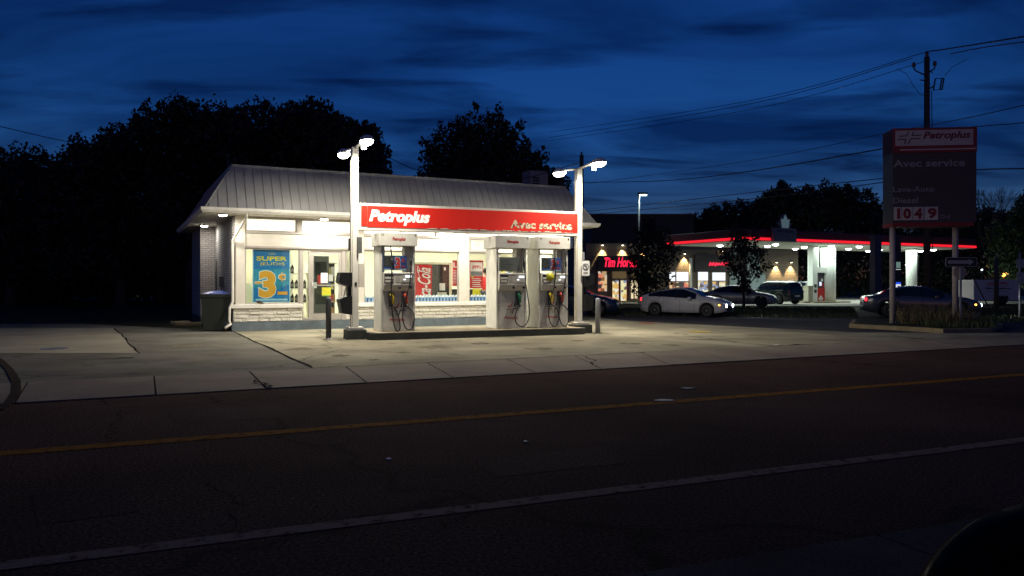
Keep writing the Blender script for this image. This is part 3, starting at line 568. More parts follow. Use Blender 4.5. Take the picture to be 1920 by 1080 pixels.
text('LES', pyel, po, w * .43, w * .60, h * .905, h * .935, -0.005); text('SUPER', pyel, po, w * .10, w * .92, h * .785, h * .87, -0.005, bold=.035); text('JEUDIS', pyel, po, w * .18, w * .85, h * .685, h * .755, -0.005)
text('3', pal, po, w * .15, w * .63, h * .075, h * .61, -0.005, bold=.075); text('3', por, po, w * .165, w * .615, h * .09, h * .595, -0.010, bold=.05)
MB().box(w * .05, w * .26, -0.009, -.005, h * .345, h * .40, pal).box(w * .065, w * .245, -0.014, -.0095, h * .355, h * .39, por).obj('dash', po)
text('c', pal, po, w * .67, w * .88, h * .42, h * .545, -0.005, bold=.07); text('c', por, po, w * .69, w * .86, h * .435, h * .53, -0.010, bold=.04)
MB().box(w * .76, w * .79, -0.0145, -.005, h * .39, h * .57, por).box(w * .66, w * .93, -0.009, -.005, h * .145, h * .205, por).box(w * .68, w * .9, -0.007, -.005, h * .29, h * .296, pb).box(w * .7, w * .88, -0.007, -.005, h * .25, h * .257, pb).box(w * .08, w * .93, -0.007, -.005, h * .035, h * .07, pblue2).obj('print', po)
# shelf with oil bottles (right of the poster)
xs = U(553, 1.0); sh = SF('shelf_unit', xs - .35, 0.75, FL, 'cream shelf rack behind the window right of the blue poster', 'shelf')
mb = MB()
for k, zz in enumerate((0.55, 1.02, 1.52)): mb.box(0, 0.75, 0, 0.35, zz, zz + 0.03, cream)
mb.box(-0.03, 0, 0, 0.35, 0, 1.9, cream); mb.box(0.75, 0.78, 0, 0.35, 0, 1.9, cream); mb.obj('shelf', sh)
oil = mat('oil_bottle', (0.035, 0.03, 0.03), 0.35, var=0.1); oil2 = mat('oil_label', (0.3, 0.25, 0.2), .5)
bot = None
def oilb():
    mb = MB(); mb.bbox(-0.055, 0.055, -0.035, 0.035, 0, 0.2, oil, 0.015); mb.prism([(-.05, .195), (.05, .195), (.03, .25), (-.01, .25)], -.03, .03, oil); mb.lathe([(0.02, .24), (.02, .285)], (0.01, 0, 0), (0, 0, 1), oil, 10); mb.box(-.04, .04, -.0365, -.0352, .05, .15, oil2)
    return mb.obj('oil_bottle')
lv = ('bottom', 'middle', 'top')
for li, zz in enumerate((0.58, 1.05, 1.55)):
    for k in range((5, 5, 2)[li]):
        if bot is None: bot = oilb(); o = bot
        else: o = bot.copy(); COL.objects.link(o)
        q = WB(xs - .35 + .1 + .135 * k, 0.88, FL + zz + .001); o.location = q; o.rotation_euler = (0, 0, TB)
        tag(o, 'dark motor oil bottle on the %s shelf of the cream rack behind the window' % lv[li], 'bottle', 'motor oil bottles on the %s shelf of the rack' % lv[li])
ck = mat('dark_box_grey', (.10, .105, .095), .35, var=.2); x_ = U(586, .9); w_ = U(617, .9) - x_; q = SF('dark_door_box', x_, .9, FL, 'dark grey upright box added just inside the glass door to darken its left half', 'dark box')  # dark upright box added to darken the left half of the door view
MB().bbox(0, w_, 0, .6, 0, 2.15, ck, .01).obj('cabinet', q); MB().box(.08, w_ - .08, -.006, -.001, .5, 1.95, mat('dark_box_glass', (.03, .035, .03), .1)).obj('dark_box_front', q); MB().box(w_ * .3, w_ * .5, -.012, -.007, 1.2, 1.5, redpaint).box(w_ * .05, w_ * .25, -.012, -.007, 1.05, 1.25, paper).obj('stickers', q)
# cream chair-like display left of the poster
ch = SF('plastic_chair', U(465, .55), 0.5, FL, 'stacked cream plastic chair behind the left edge of the window', 'chair')
mb = MB(); arch = [(0.2 * math.cos(t), 0.95 + 0.28 * math.sin(t)) for t in [math.pi * i / 10 for i in range(11)]]
mb.prism([(-.2, .5)] + arch[::-1] + [(.2, .5)], 0.38, 0.42, cream); mb.obj('backrest', ch); MB().bbox(-.22, .22, 0, .4, .45, .5, cream, .01).obj('seat', ch)
for sx in (-.18, .18):
    for yy in (.03, .37): MB().tube([(sx, yy, 0), (sx * .9, yy, .45)], .02, cream).obj('leg', ch)
# washer fluid jugs
jb = mat('jug_blue', (0.06, 0.16, 0.42), 0.35, var=0.1); jl = mat('jug_label', (0.42, 0.56, 0.78), .5, var=.1); jw = mat('jug_white', (.85, .85, .85), .4, var=.03)
def jug():
    o = thing('washer_fluid_jug', (0, 0, 0)); MB().bbox(-.054, .054, -.07, .07, 0, .155, jb, .012).obj('body', o)
    MB().box(-.030, .040, -.0725, -.0705, .012, .14, jl).obj('label', o)
    mb = MB(); mb.prism([(-.05, .15), (.05, .15), (.045, .19), (.02, .22), (-.02, .22), (-.045, .19)], -.06, .06, jw); mb.lathe([(.02, .22), (.022, .245)], (0, 0, 0), (0, 0, 1), jw, 10); mb.obj('cap', o); return o
j0 = None; BK = [(674, 703, 'in the window just right of the white pole base'), (779, 859, 'in the window below the red fridge'), (882, 912, 'in the window below the Jeff poster'), (984, 990, 'in the gap between the two right pumps')]
for pa_, pb_, ds in BK:
    u = U(pa_, .3) + .06
    while u < U(pb_, .3):
        if j0 is None: j0 = jug(); o = j0
        else: o = copy_tree(j0)
        o.location = WB(u, .27, .862); o.rotation_euler = (0, 0, TB); tag(o, 'blue jug %s' % ds.replace('Jeff', 'red restaurant'), 'jug', 'blue jugs lined up ' + ds.replace('Jeff', 'red restaurant')); u += .124
# ledge the jugs stand on
MB().box(u_d1 + .02, WW - .2, .171, .5, .80, .858, cream).obj('window_ledge', store)
# red soda fridge
v = 1.5; x0, x1 = U(777, v), U(842, v); w = x1 - x0
fr_ = SF('drinks_fridge', x0, v, FL, 'glass door drinks fridge with a red soda panel, behind the middle window', 'fridge')
cr = mat('soda_red', (0.50, 0.012, 0.012), .35, var=.08, scale=3)
mb = MB(); mb.bbox(-.12, w + .12, 0.02, .7, 0, 2.02, cream, .01); mb.obj('cabinet', fr_)
MB().box(-.02, w + .0, 0.0, .019, .15, 1.92, mat('fridge_door_glass', (.03, .03, .03), .1)).obj('door', fr_)
MB().box(0.08, w * .50, -.006, -.0005, .16, 1.90, cr).box(.0, .07, -.006, -.0005, .16, 1.9, mat('fridge_pink', (.55, .12, .1), .4)).obj('panel', fr_)
text('Coca-Cola', pal, fr_, .12, w * .46, .34, 1.80, -.008, shear=.45, bold=.012, up=True)
MB().tube([(.15, -.009, 1.55), (.20, -.009, 1.72), (.13, -.009, 1.86), (.11, -.009, 1.7), (.2, -.009, 1.45)], .014, pal, 5).tube([(w * .44, -.009, .35), (w * .47, -.009, .6), (w * .43, -.009, .85), (w * .47, -.009, 1.0)], .014, pal, 5).obj('swash', fr_)
MB().box(w * .72, w * .88, -.006, -.0005, .95, 1.22, paper).box(w * .66, w * .92, -.006, -.0005, .62, .88, mat('note', (.6, .62, .5), .6)).box(w * .85, w * .90, -.006, -.0005, 1.7, 1.82, paper).obj('notices', fr_)
# red leaflet and JEFF's poster, hung inside the glass
rp = SF('poster', U(848.5, .16), .16, 1.42, 'narrow red and white leaflet poster left of the wide pilaster', 'poster')
w = U(860.5, .16) - U(848.5, .16); rp_m = mat('leaflet_red', (.62, .04, .03), .45, var=.1)
mb = MB(); mb.box(0, w, 0, .006, 0, .92, rp_m)
for k in range(9): mb.box(.03, w - .03 - .02 * (k % 3), -.0015, -.0003, .1 + k * .055, .115 + k * .055, pal)
mb.box(.04, .07, -.0015, -.0003, .66, .84, pal); mb.box(.1, w - .05, -.0015, -.0003, .66, .7, pal); mb.obj('sheet', rp)
w = U(906, .16) - U(881, .16); jp = SF('poster', U(881, .16), .16, 1.33, "wider red and white food poster with a crowd picture, right of the wide pilaster", 'poster')
mb = MB(); mb.box(0, w, 0, .006, 0, 1.02, rp_m); mb.box(.02, w - .03, -.002, -.0003, .45, .95, mat('poster_pale', (.82, .62, .55), .5, var=.1)); crowd = mat('poster_crowd', (.2, .17, .16), .6, var=.9, scale=35)
mb.box(.03, w - .04, -.0035, -.0021, .46, .62, crowd)
for k in range(5): mb.box(.08 + .02 * (k % 2), w - .08 - .03 * (k % 3), -.002, -.0003, .06 + k * .07, .08 + k * .07, pal)
mb.box(.06, .14, -.002, -.0003, .40, .44, ywl); mb.obj('sheet', jp); text("JEFF's", rp_m, jp, .08, w - .10, .70, .84, -.0045, bold=.03)
# counter and shelves behind
mb = MB(); ct = SF('shop_counter', U(885, 2.0), 2.0, FL, 'dark shop counter behind the red poster window', 'counter'); MB().bbox(-1.0, 2.4, 0, .6, 0, .98, mat('counter_dark', (.05, .05, .05), .4), .01).obj('front', ct); MB().bbox(-1.05, 2.45, -.05, .65, .98, 1.02, cream, .01).obj('top', ct)
MB().box(.0, .35, -.06, -.052, .75, 1.0, ywl).obj('price_card', ct)
for lab, u, v, cols in (('tall shelf of packaged goods standing behind the right windows', U(955, 3.8), 3.8, 0), ('tall shelf of packaged goods seen through the glass door', U(605, 2.6), 1.5, 1)):
    s_ = SF('goods_shelf', u, v, FL, lab, 'shelf'); mb = MB(); wd = 1.6 if cols == 0 else .5
    for zz in (.1, .55, 1.0, 1.45, 1.9): mb.box(-wd / 2, wd / 2, 0, .35, zz, zz + .03, greyframe)
    mb.box(-wd / 2, wd / 2, .351, .37, .1, 1.95, dark if cols else greyframe); mb.obj('rack', s_)
    rr = random.Random(5 + cols); cm = [mat('pack%d%d' % (cols, i), c, .5, var=.1) for i, c in enumerate(((.5, .05, .04), (.5, .42, .1), (.05, .15, .4), (.6, .6, .6), (.1, .3, .1), (.35, .2, .1)))]
    mb = MB()
    for zz in (.13, .58, 1.03, 1.48):
        x = -wd / 2 + .02
        while x < wd / 2 - .12:
            ww_ = rr.uniform(.06, .14); mb.box(x, x + ww_, .05, .3, zz + .001, zz + rr.uniform(.15, .33), rr.choice(cm)); x += ww_ + .01
    tag(mb.obj('packages', s_), kind='stuff')

# ------------------------------------------------------------------ island, canopy sign, pumps
TI = R(23); ci, si = math.cos(TI), math.sin(TI); PO = Vector((-4.26, 20.8))
def WI(u, v, z=0): return Vector((PO.x + u * ci - v * si, PO.y + u * si + v * ci, z))
def UI(px, v=0.0):
    t = (px - 960) / FPX; return (t * (PO.y + v * ci) - PO.x + v * si) / (ci - t * si)
UR = UI(1084.5)
curbd = mat('dark_kerb_paint', (0.045, 0.048, 0.04), .7, var=.35, scale=5, bump=.3); islt = paving('island_concrete', (.30, .25, .17), .12, .25, 1.5, fine=50)
isl = thing('pump_island', (PO.x, PO.y, 0), TI, 'raised concrete pump island with dark painted kerb under the three pumps', 'pump island')
L0, L1, V0, V1 = 0.22, UR - .1, -.9, .75
def rr_(x0, x1, y0, y1, r, n=8):
    o = []
    for cx, cy, a0 in ((x1 - r, y0 + r, -90), (x1 - r, y1 - r, 0), (x0 + r, y1 - r, 90), (x0 + r, y0 + r, 180)):
        for i in range(n + 1): t = R(a0 + 90 * i / n); o.append((cx + r * math.cos(t), cy + r * math.sin(t)))
    return o
MB().slab(rr_(L0, L1, V0, V1, .35), 0, .195, curbd).obj('kerb', isl); MB().slab(rr_(L0 + .12, L1 - .12, V0 + .12, V1 - .12, .25), .196, .203, islt).obj('island_top', isl)
for uu, lab in ((0, 'dark concrete block under the left sign pole'), (UR, 'dark concrete block under the right sign pole')):
    w_ = WI(uu, -0.04 if uu == 0 else -.12); o = thing('pole_footing', (w_.x, w_.y, 0), TI, lab, 'concrete footing')
    MB().bbox(-.26, .26, -.3, .3, 0, .27, curbd, .02).obj('block', o); MB().bbox(-.2, .2, -.2, .24, .271, .335, trim, .008).obj('base_plate', o)
postw = mat('post_white', (.72, .70, .62), .45, var=.08, scale=2)
def lamp_post(uu, ztop, label, lz):
    w_ = WI(uu, 0); o = thing('lamp_post', (w_.x, w_.y, .336), R(27), label, 'lamp post', 'twin lamp posts carrying the red sign')
    MB().bbox(-.085, .085, -.085, .085, 0, ztop - .336, postw, .008).obj('post', o)
    MB().bbox(-.12, -.088, -.05, .05, .0, ztop - .7, trim, .004).obj('conduit', o)
    MB().tube([(0, -.95, lz - .336 + .06), (0, 0, lz - .336 - .02), (0, .95, lz - .336 + .06)], .04, postw, 10).obj('arm', o)
    for sy in (-1, 1):
        hd = thing('lamp_head', (0, sy * 1.13, lz - .336)); hd.parent = o
        mb = MB(); vs = []; nseg = 16; prof = [(1.0, 0.0), (1.0, .035), (.8, .10), (.4, .14), (.05, .15)]
        for sx_, zz in prof: vs += [(0.17 * sx_ * math.cos(t), 0.32 * sx_ * math.sin(t), zz) for t in [2 * math.pi * i / nseg for i in range(nseg)]]
        mb.add(vs, [(i * nseg + j, i * nseg + (j + 1) % nseg, (i + 1) * nseg + (j + 1) % nseg, (i + 1) * nseg + j) for i in range(4) for j in range(nseg)] + [list(range(nseg - 1, -1, -1))], white, True); sh_ = mb.obj('shade', hd)
        mb = MB(); vs = []; prof = [(.97, -.001), (.9, -.05), (.6, -.10), (.1, -.12)]
        for sx_, zz in prof: vs += [(0.165 * sx_ * math.cos(t), 0.31 * sx_ * math.sin(t), zz) for t in [2 * math.pi * i / nseg for i in range(nseg)]]
        mb.add(vs, [(i * nseg + j, i * nseg + (j + 1) % nseg, (i + 1) * nseg + (j + 1) % nseg, (i + 1) * nseg + j) for i in range(3) for j in range(nseg)] + [[3 * nseg + j for j in range(nseg)]], lampw, True); ln = mb.obj('lens', hd)
        area('bulb', hd, (0, 0, -.14), .36, LAMP_W, (1.0, .92, .76), 'DISK', None)
        if sy < 0: MB().lathe([(.06, -.17), (.06, -.02)], (0, .26, 0), (0, 0, 1), lampw, 12).obj('photo_cell', hd)
    return o
LAMP_W = 275
pl = lamp_post(0, 5.2, 'white twin lamp post left of the pumps, at the left end of the red sign', 5.18)
pr = lamp_post(UR, 5.0, 'white twin lamp post right of the pumps, at the right end of the red sign', 5.03)
# red sign
zt0, zb0 = 3.68, 2.95
sg = thing('canopy_sign', (PO.x, PO.y, 0), TI, 'long red fuel sign with white lettering hung between the two lamp posts', 'sign')
SL0, SL1 = .09, UR - .09; SYF = -.14
mb = MB(); mb.bbox(SL0, SL1, SYF, .14, zb0, zt0, postw, .01); mb.obj('frame', sg)
def weather(name, col, under, thr, sc):
    m = mat(name, col, .45, var=0); t = m.node_tree; b = t.nodes['Principled BSDF']; tcn = t.nodes.new('ShaderNodeTexCoord'); n = t.nodes.new('ShaderNodeTexNoise'); n.inputs['Scale'].default_value = sc; n.inputs['Detail'].default_value = 6
    t.links.new(tcn.outputs['Object'], n.inputs['Vector']); r = t.nodes.new('ShaderNodeValToRGB'); r.color_ramp.elements[0].position = thr - .015; r.color_ramp.elements[0].color = tuple(under) + (1,); r.color_ramp.elements[1].position = thr + .015; r.color_ramp.elements[1].color = tuple(col) + (1,)
    t.links.new(n.outputs['Fac'], r.inputs[0]); t.links.new(r.outputs[0], b.inputs['Base Color']); return m
signred = mat('lit_sign_red', (.62, .022, .012), .4, var=.07, scale=.8, emit=(1.0, .03, .015), estr=.12)
FW = SL1 - SL0; fz0, fz1 = zb0 + .09, zt0 - .065
def sx(px): return UI(px, SYF)
mb = MB(); xr = [sx(677), sx(689), sx(880), sx(1083)]
mb.box(xr[0], xr[1] - .004, SYF - .012, SYF - .001, fz0 + .02, fz1, signred); mb.box(xr[1], xr[2] - .004, SYF - .014, SYF - .001, fz0, fz1, signred); mb.box(xr[2], xr[3], SYF - .014, SYF - .001, fz0, fz1, signred); mb.obj('face_panel', sg)
rust = weather('peeling_edge', (.62, .56, .45), (.35, .03, .02), .44, 8)
mb = MB(); rq = random.Random(9); xx = sx(800)
while xx < sx(1070):
    w_ = rq.uniform(.03, .16); 
    if rq.random() < .7: mb.box(xx, xx + w_, SYF - .016, SYF - .0145, fz0 - .01, fz0 + rq.uniform(.004, .03), rust)
    xx += w_
mb.obj('peeling_edge', sg)
wl = mat('sign_white', (.85, .83, .76), .4, var=.03, emit=(1, .95, .85), estr=.35)
bl = mat('letter_shadow', (.03, .01, .01), .6)
text('Petroplus', wl, sg, sx(692), sx(806), fz0 + .06, fz1 - .10, SYF - .0145, shear=.24, bold=.045, depth=.003)
wwm = weather('weathered_letters', (.78, .70, .50), (.16, .06, .04), .47, 14)
text('Avec service', wwm, sg, sx(957), sx(1072.5), fz0 + .08, fz0 + .325, SYF - .0145, bold=.035, depth=.003)
# things on the left pole
def towel_unit(uu, side, label):
    w_ = WI(uu, 0); o = thing('squeegee_station', (w_.x, w_.y, 0), R(27), label, 'squeegee station'); s = side
    MB().bbox(*(sorted((s * .09, s * .19))), -.10, .10, .72, 1.74, black, .01).obj('back_panel', o)
    mb = MB(); p = [(s * .17, 1.42), (s * .42, 1.50), (s * .46, 1.55), (s * .42, 1.80), (s * .1, 1.80), (s * .1, 1.42)]; mb.prism(p, -.18, .18, black); mb.obj('towel_dispenser', o)
    mb = MB(); p = [(s * .1, .66), (s * .36, .71), (s * .44, 1.08), (s * .22, 1.17), (s * .1, 1.17)]; mb.prism(p, -.18, .18, black); mb.prism([(s*.365, .72), (s*.43, 1.06), (s*.434, 1.06), (s*.369, .72)], -.15, .15, mat('bucket_green', (.03, .045, .04), .4)); mb.obj('water_bucket', o)
    MB().tube([(s * .30, 0, 1.05), (s * .22, 0, 1.40)], .012, rubber).obj('squeegee', o); return o
towel_unit(-.02, -1, 'black squeegee and towel station fixed to the left lamp post'); 
w_ = WI(UR, 0); o = towel_unit(UR + .02, 1, 'black squeegee and towel station fixed to the right lamp post')
def wall_box(name, uu, x0, x1, y0, y1, z0, z1, m, label, cat, r=.008):
    w_ = WI(uu, 0); o = MB().bbox(x0, x1, y0, y1, 0, z1 - z0, m, r).obj(name); o.location = (w_.x, w_.y, z0); o.rotation_euler = (0, 0, R(27)); return tag(o, label, cat)
wall_box('metal_cabinet', 0, .09, .25, -.10, .06, 1.41, 2.06, trim, 'tall pale metal cabinet on the right side of the left lamp post', 'cabinet')
o = wall_box('control_box', 0, .03, .16, -.16, -.088, 2.32, 2.76, mat('plate_grey', (.10, .105, .10), .5, var=.3, scale=12), 'small dark notice plate on the left lamp post', 'notice plate')
wall_box('junction_box', 0, -.16, -.121, -.05, .08, 2.4, 2.72, dark, 'slim dark junction box on the left edge of the left lamp post', 'junction box')
wall_box('switch_box', 0, -.03, .04, -.10, -.087, 1.44, 1.54, dark, 'tiny dark switch low on the left lamp post', 'switch')
# no smoking / phone sign on right pole
w_ = WI(UR, 0); o = thing('warning_sign', (w_.x, w_.y, 1.74), R(6), 'white prohibition sign with a circled mark on the right lamp post', 'sign')
q = Vector((.09, -.1)); mb = MB(); mb.slab([(0, 0)] * 0 or rr_(.08, .32, .0, .46, .04), 0, .008, paper)
for i, v_ in enumerate(mb.v): mb.v[i] = (v_[0], -.12 - v_[2], v_[1])
mb.obj('board', o)
mb = MB(); ring = [(.20 + .085 * math.cos(t), .28 + .085 * math.sin(t)) for t in [2 * math.pi * i / 20 for i in range(21)]]; mb.stroke(ring, .016, -.134, -.1285, black); mb.stroke([(.16, .31), (.20, .30), (.23, .25)], .03, -.134, -.1285, black); mb.box(.13, .26, -.134, -.1285, .08, .105, black); mb.obj('symbol', o)
wall_box('plate', UR, .088, .17, -.09, -.075, 2.22, 2.46, gm, 'small grey plate above the prohibition sign', 'plate'); wall_box('plate', UR, .088, .28, -.09, -.075, 1.56, 1.71, gm, 'small grey plate below the prohibition sign', 'plate')

# ---- pumps
pumpw = mat('pump_white', (.70, .69, .62), .4, var=.12, scale=3); pumpg = mat('pump_front_grey', (.52, .51, .46), .45, var=.18, scale=4); cons = mat('console_grey', (.60, .58, .50), .45, var=.06)
lcd = emat('lcd', (.95, .98, 1.0), 1.3); hred = mat('petro_red_text', (.45, .03, .02), .5); ncol = {'y': mat('nozzle_yellow', (.75, .55, .02), .4, var=.05), 'r': mat('nozzle_red', (.55, .06, .03), .4, var=.05), 'g': mat('nozzle_green', (.01, .14, .06), .4, var=.05)}
yel2 = mat('yellow_label', (.42, .40, .02), .5, var=.1); olive = mat('faded_yellow_mark', (.30, .25, .08), .6)
promo = mat('promo_blue', (.03, .07, .22), .3, var=.6, scale=5); promod = mat('promo_dark', (.05, .055, .05), .3, var=.7, scale=14)
def cross(mb, x0, x1, z0, z1, y, w, cols):
    X = lambda t: x0 + t * (x1 - x0); Z = lambda t: z0 + t * (z1 - z0)
    for pts, m_ in zip(([(0.08, .66), (.36, .66), (.48, 1)], [(.70, 1), (.62, .70), (1, .70)], [(0, .38), (.36, .38), (.30, 0)], [(.96, .42), (.58, .42), (.46, 0)]), cols): mb.stroke([(X(a_), Z(b_)) for a_, b_ in pts], w, y - .003, y, m_)
def pump(uu, noz, label, promo_kind, nums):
    w_ = WI(uu, 0); o = thing('fuel_pump', (w_.x, w_.y, .204), TI, label, 'fuel pump', 'fuel pumps on the island'); HW = .43; Y0, Y1 = -.35, .45
    MB().bbox(-HW, HW, Y0, Y1, 0, 1.60, pumpg, .015).obj('cabinet', o)
    for s in (-1, 1):
        MB().bbox(*sorted((s * (HW + .001), s * (HW + .05))), Y0 - .015, Y1 + .015, 0, 2.32, pumpw, .012).obj('side_panel', o)
    MB().bbox(HW - .17, HW - .002, -.1, .2, 1.601, 2.32, pumpw, .012).obj('hose_column', o)
    MB().bbox(-HW, -HW + .13, -.1, .2, 1.601, 2.32, pumpw, .012).obj('hose_column', o)
    tb = MB().bbox(-HW - .1, HW + .1, Y0 - .08, Y1 + .08, 2.321, 2.68, pumpw, .012).obj('topper', o)
    text('Petroplus', hred, tb, -.17, .19, 2.44, 2.56, Y0 - .081, shear=.24, bold=.02, depth=.003)
    for k, s_ in enumerate(nums):
        if s_: text(s_, black, tb, (-HW - .04, HW + .02)[k], (-HW + .02, HW + .06)[k], 2.585, 2.65, Y0 - .081, depth=.002, name='number')
    # console
    cz0, cz1 = 1.10, 1.61; yc = Y0 - .12
    mb = MB(); p = [(Y0 + .001, cz1), (yc, cz1 - .02), (yc, cz0 + .16), (Y0 - .06, cz0), (Y0 + .001, cz0)]
    vs = [(-HW + .01, a_, b_) for a_, b_ in p] + [(HW - .01, a_, b_) for a_, b_ in p]; n = len(p)
    mb.add(vs, [list(range(n)), list(range(2 * n - 1, n - 1, -1))] + [(i, i + n, (i + 1) % n + n, (i + 1) % n) for i in range(n)], cons); cs_ = mb.obj('console', o)
    mb = MB(); mb.box(-HW, HW, yc - .012, yc - .001, cz1 - .045, cz1 - .02, white); mb.box(-HW, -HW + .02, yc - .012, yc - .001, cz0 + .17, cz1 - .046, white); mb.box(-HW, .02, yc - .012, yc - .001, cz0 + .165, cz0 + .19, white); mb.box(.05, HW - .03, yc - .012, yc - .001, cz0 + .245, cz0 + .26, white); mb.obj('trim', cs_)
    mb = MB(); mb.bbox(.07, HW - .05, yc - .006, yc - .001, cz0 + .27, cz1 - .06, pumpg, .003); mb.box(-.40, -.16, yc - .006, yc - .001, cz0 + .22, cz1 - .055, dark); mb.obj('bezel', cs_)
    MB().box(.17, .35, yc - .010, yc - .0065, cz0 + .36, cz1 - .08, lcd).box(.12, .19, yc - .010, yc - .0065, cz0 + .29, cz0 + .33, lcd).obj('display', cs_)
    mb = MB(); mb.bbox(-.39, -.18, yc - .03, yc - .0065, cz0 + .32, cz0 + .38, pumpw, .005); mb.bbox(-.38, -.19, yc - .025, yc - .0065, cz0 + .23, cz0 + .30, cons, .005)
    for r_k in range(4):
        for c_k in range(3): mb.box(-.09 + c_k * .035, -.065 + c_k * .035, yc - .006, yc - .001, cz0 + .24 + r_k * .045, cz0 + .27 + r_k * .045, pumpg)
    mb.obj('card_reader', cs_)
    if promo_kind == 2: MB().lathe([(.13, 0), (.13, .004)], (-.17, yc - .034, cz0 + .40), (0, 1, 0), yel2, 20).obj('sticker', cs_)
    mb = MB()
    for s in (.02, .34): mb.lathe([(.035, 0), (.035, .05), (.02, .07)], (s, Y0 - .085, cz0 + .09), (0, -1, 0), rubber, 14)
    mb.obj('hose_knob', cs_)
    # promo sign between console and topper
    if promo_kind:
        x0_, x1_ = -HW + .02, HW - .2
        pr_ = MB().bbox(x0_, x1_, Y0 - .06, Y0 - .045, 1.66, 2.06, (promo if promo_kind != 3 else mat('promo_grey', (.13, .145, .13), .4, var=.15, scale=3)), .004).obj('promo_board', o)
        if promo_kind != 3:
            w0 = x1_ - x0_; MB().box(x0_ + .01, x0_ + w0 * .42, Y0 - .0625, Y0 - .0605, 1.76, 2.05, promod).box(x0_ + .01, x1_ - .01, Y0 - .0625, Y0 - .0605, 1.67, 1.70, mat('pale_blue', (.35, .45, .5), .4)).obj('print', pr_)
            text('3', pblue2, pr_, x0_ + w0 * .47, x0_ + w0 * .74, 1.685, 2.03, Y0 - .063, bold=.07, depth=.002); text('3', hred, pr_, x0_ + w0 * .49, x0_ + w0 * .72, 1.70, 2.015, Y0 - .066, bold=.045, depth=.002); text('c', hred, pr_, x0_ + w0 * .79, x0_ + w0 * .90, 1.88, 1.98, Y0 - .063, bold=.04, depth=.002)
            MB().box(x0_ + w0 * .44, x0_ + w0 * .485, Y0 - .066, Y0 - .063, 1.845, 1.87, hred).box(x0_ + w0 * .78, x0_ + w0 * .92, Y0 - .066, Y0 - .063, 1.745, 1.78, hred).obj('dash', pr_)
        else:
            mb = MB(); 
            for k in range(5): mb.box(x0_ + .06, x0_ + .30 + .06 * (k % 3), Y0 - .0625, Y0 - .0605, 1.74 + k * .055, 1.748 + k * .055, dark)
            mb.obj('print', pr_)
    # logo
    mb = MB(); cross(mb, -.15, .22, .44, .76, Y0 - .002, .028, (hred, dark, olive, dark)); mb.obj('logo_mark', o)
    text('Petroplus', hred, o, -.22, .20, .26, .36, Y0 - .002, shear=.24, bold=.015, depth=.002)
    # nozzles
    for (xn, c_, hkind) in noz:
        bt = thing('nozzle_holder', (xn, 0, 0)); bt.parent = o
        MB().bbox(-.09, .09, Y0 - .035, Y0 - .001, .62, 1.08, dark, .01).bbox(-.085, -.07, Y0 - .045, Y0 - .036, .64, 1.06, alu, .003).bbox(-.069, .085, Y0 - .045, Y0 - .036, 1.045, 1.065, alu, .003).bbox(-.069, .085, Y0 - .045, Y0 - .036, .64, .66, alu, .003).obj('boot', bt)
        mb = MB(); k_ = ncol[c_]; yy = Y0 - .10
        mb.tube([(-.02, yy + .04, 1.0), (.0, yy, .98), (.02, yy - .01, .86), (.04, yy, .76)], lambda t: .044 - .014 * t, k_, 10); mb.bbox(-.015, .055, yy - .05, yy + .03, .86, .97, k_, .02); mb.obj('nozzle', bt)
        mb = MB(); mb.tube([(-.04, yy + .03, .95), (-.05, yy, .82), (-.01, yy, .72)], .012, rubber, 6); mb.tube([(.04, yy, .76), (.05, yy, .68)], .018, alu, 8); mb.obj('guard', bt)
        top = Vector((xn + (.13 if hkind > 0 else -.02), Y0 - .04, 2.32)); k1 = top + Vector((.02, -.06, -.42)); end = Vector((.05, yy, .68)) + Vector((xn, 0, 0))
        if hkind == 2: pts = [top, k1, Vector((xn + .22, Y0 - .12, 1.2)), Vector((xn + .30, Y0 - .16, .55)), Vector((xn + .24, Y0 - .17, .2)), Vector((xn + .08, Y0 - .17, .06)), Vector((xn - .10, Y0 - .17, .14)), Vector((xn - .16, Y0 - .16, .34)), Vector((xn - .08, Y0 - .14, .58)), end]
        elif hkind == 1: pts = [top, k1, Vector((xn + .10, Y0 - .16, 1.3)), Vector((xn - .05, Y0 - .16, .8)), Vector((xn - .10, Y0 - .16, .4)), Vector((xn - .03, Y0 - .17, .12)), Vector((xn + .12, Y0 - .17, .05)), Vector((xn + .22, Y0 - .17, .25)), Vector((xn + .20, Y0 - .15, .5)), end]
        else: pts = [top, k1, Vector((xn - .03, Y0 - .16, 1.3)), Vector((xn - .03, Y0 - .17, .8)), Vector((xn + .02, Y0 - .18, .3)), Vector((xn + .10, Y0 - .20, .03)), Vector((xn + .2, Y0 - .18, .08)), Vector((xn + .17, Y0 - .16, .4)), end]
        # smooth (Catmull-Rom)
        sm = []
        for i in range(len(pts) - 1):
            q0 = pts[max(i - 1, 0)]; q1 = pts[i]; q2 = pts[i + 1]; q3 = pts[min(i + 2, len(pts) - 1)]
            for t in (0, .25, .5, .75): sm.append(.5 * ((2 * q1) + (q2 - q0) * t + (2 * q0 - 5 * q1 + 4 * q2 - q3) * t * t + (3 * q1 - q0 - 3 * q2 + q3) * t ** 3))
        sm.append(pts[-1]); h_ = MB().tube([p - Vector((xn, 0, 0)) for p in sm], .0165, rubber, 8).obj('hose', bt)
        MB().lathe([(.014, .10), (.032, .02), (.034, -.06), (.014, -.14)], k1 - Vector((xn, 0, 0)), (0, 0, 1), rubber, 10).obj('breakaway', bt)
    return o
pump(UI(746, -.35), ((-.19, 'y', 0), (.19, 'r', 1)), 'leftmost fuel pump, with yellow and red nozzles and a blue promo board', 1, ('10', '8'))
pump(UI(959, -.35), ((.20, 'g', 2),), 'middle fuel pump, with a single green nozzle and grey notice board', 3, ('', '6'))
pump(UI(1037, -.35), ((-.12, 'y', 1), (.22, 'r', 1)), 'rightmost fuel pump, with yellow and red nozzles and a yellow sticker', 2, ('4', '1'))
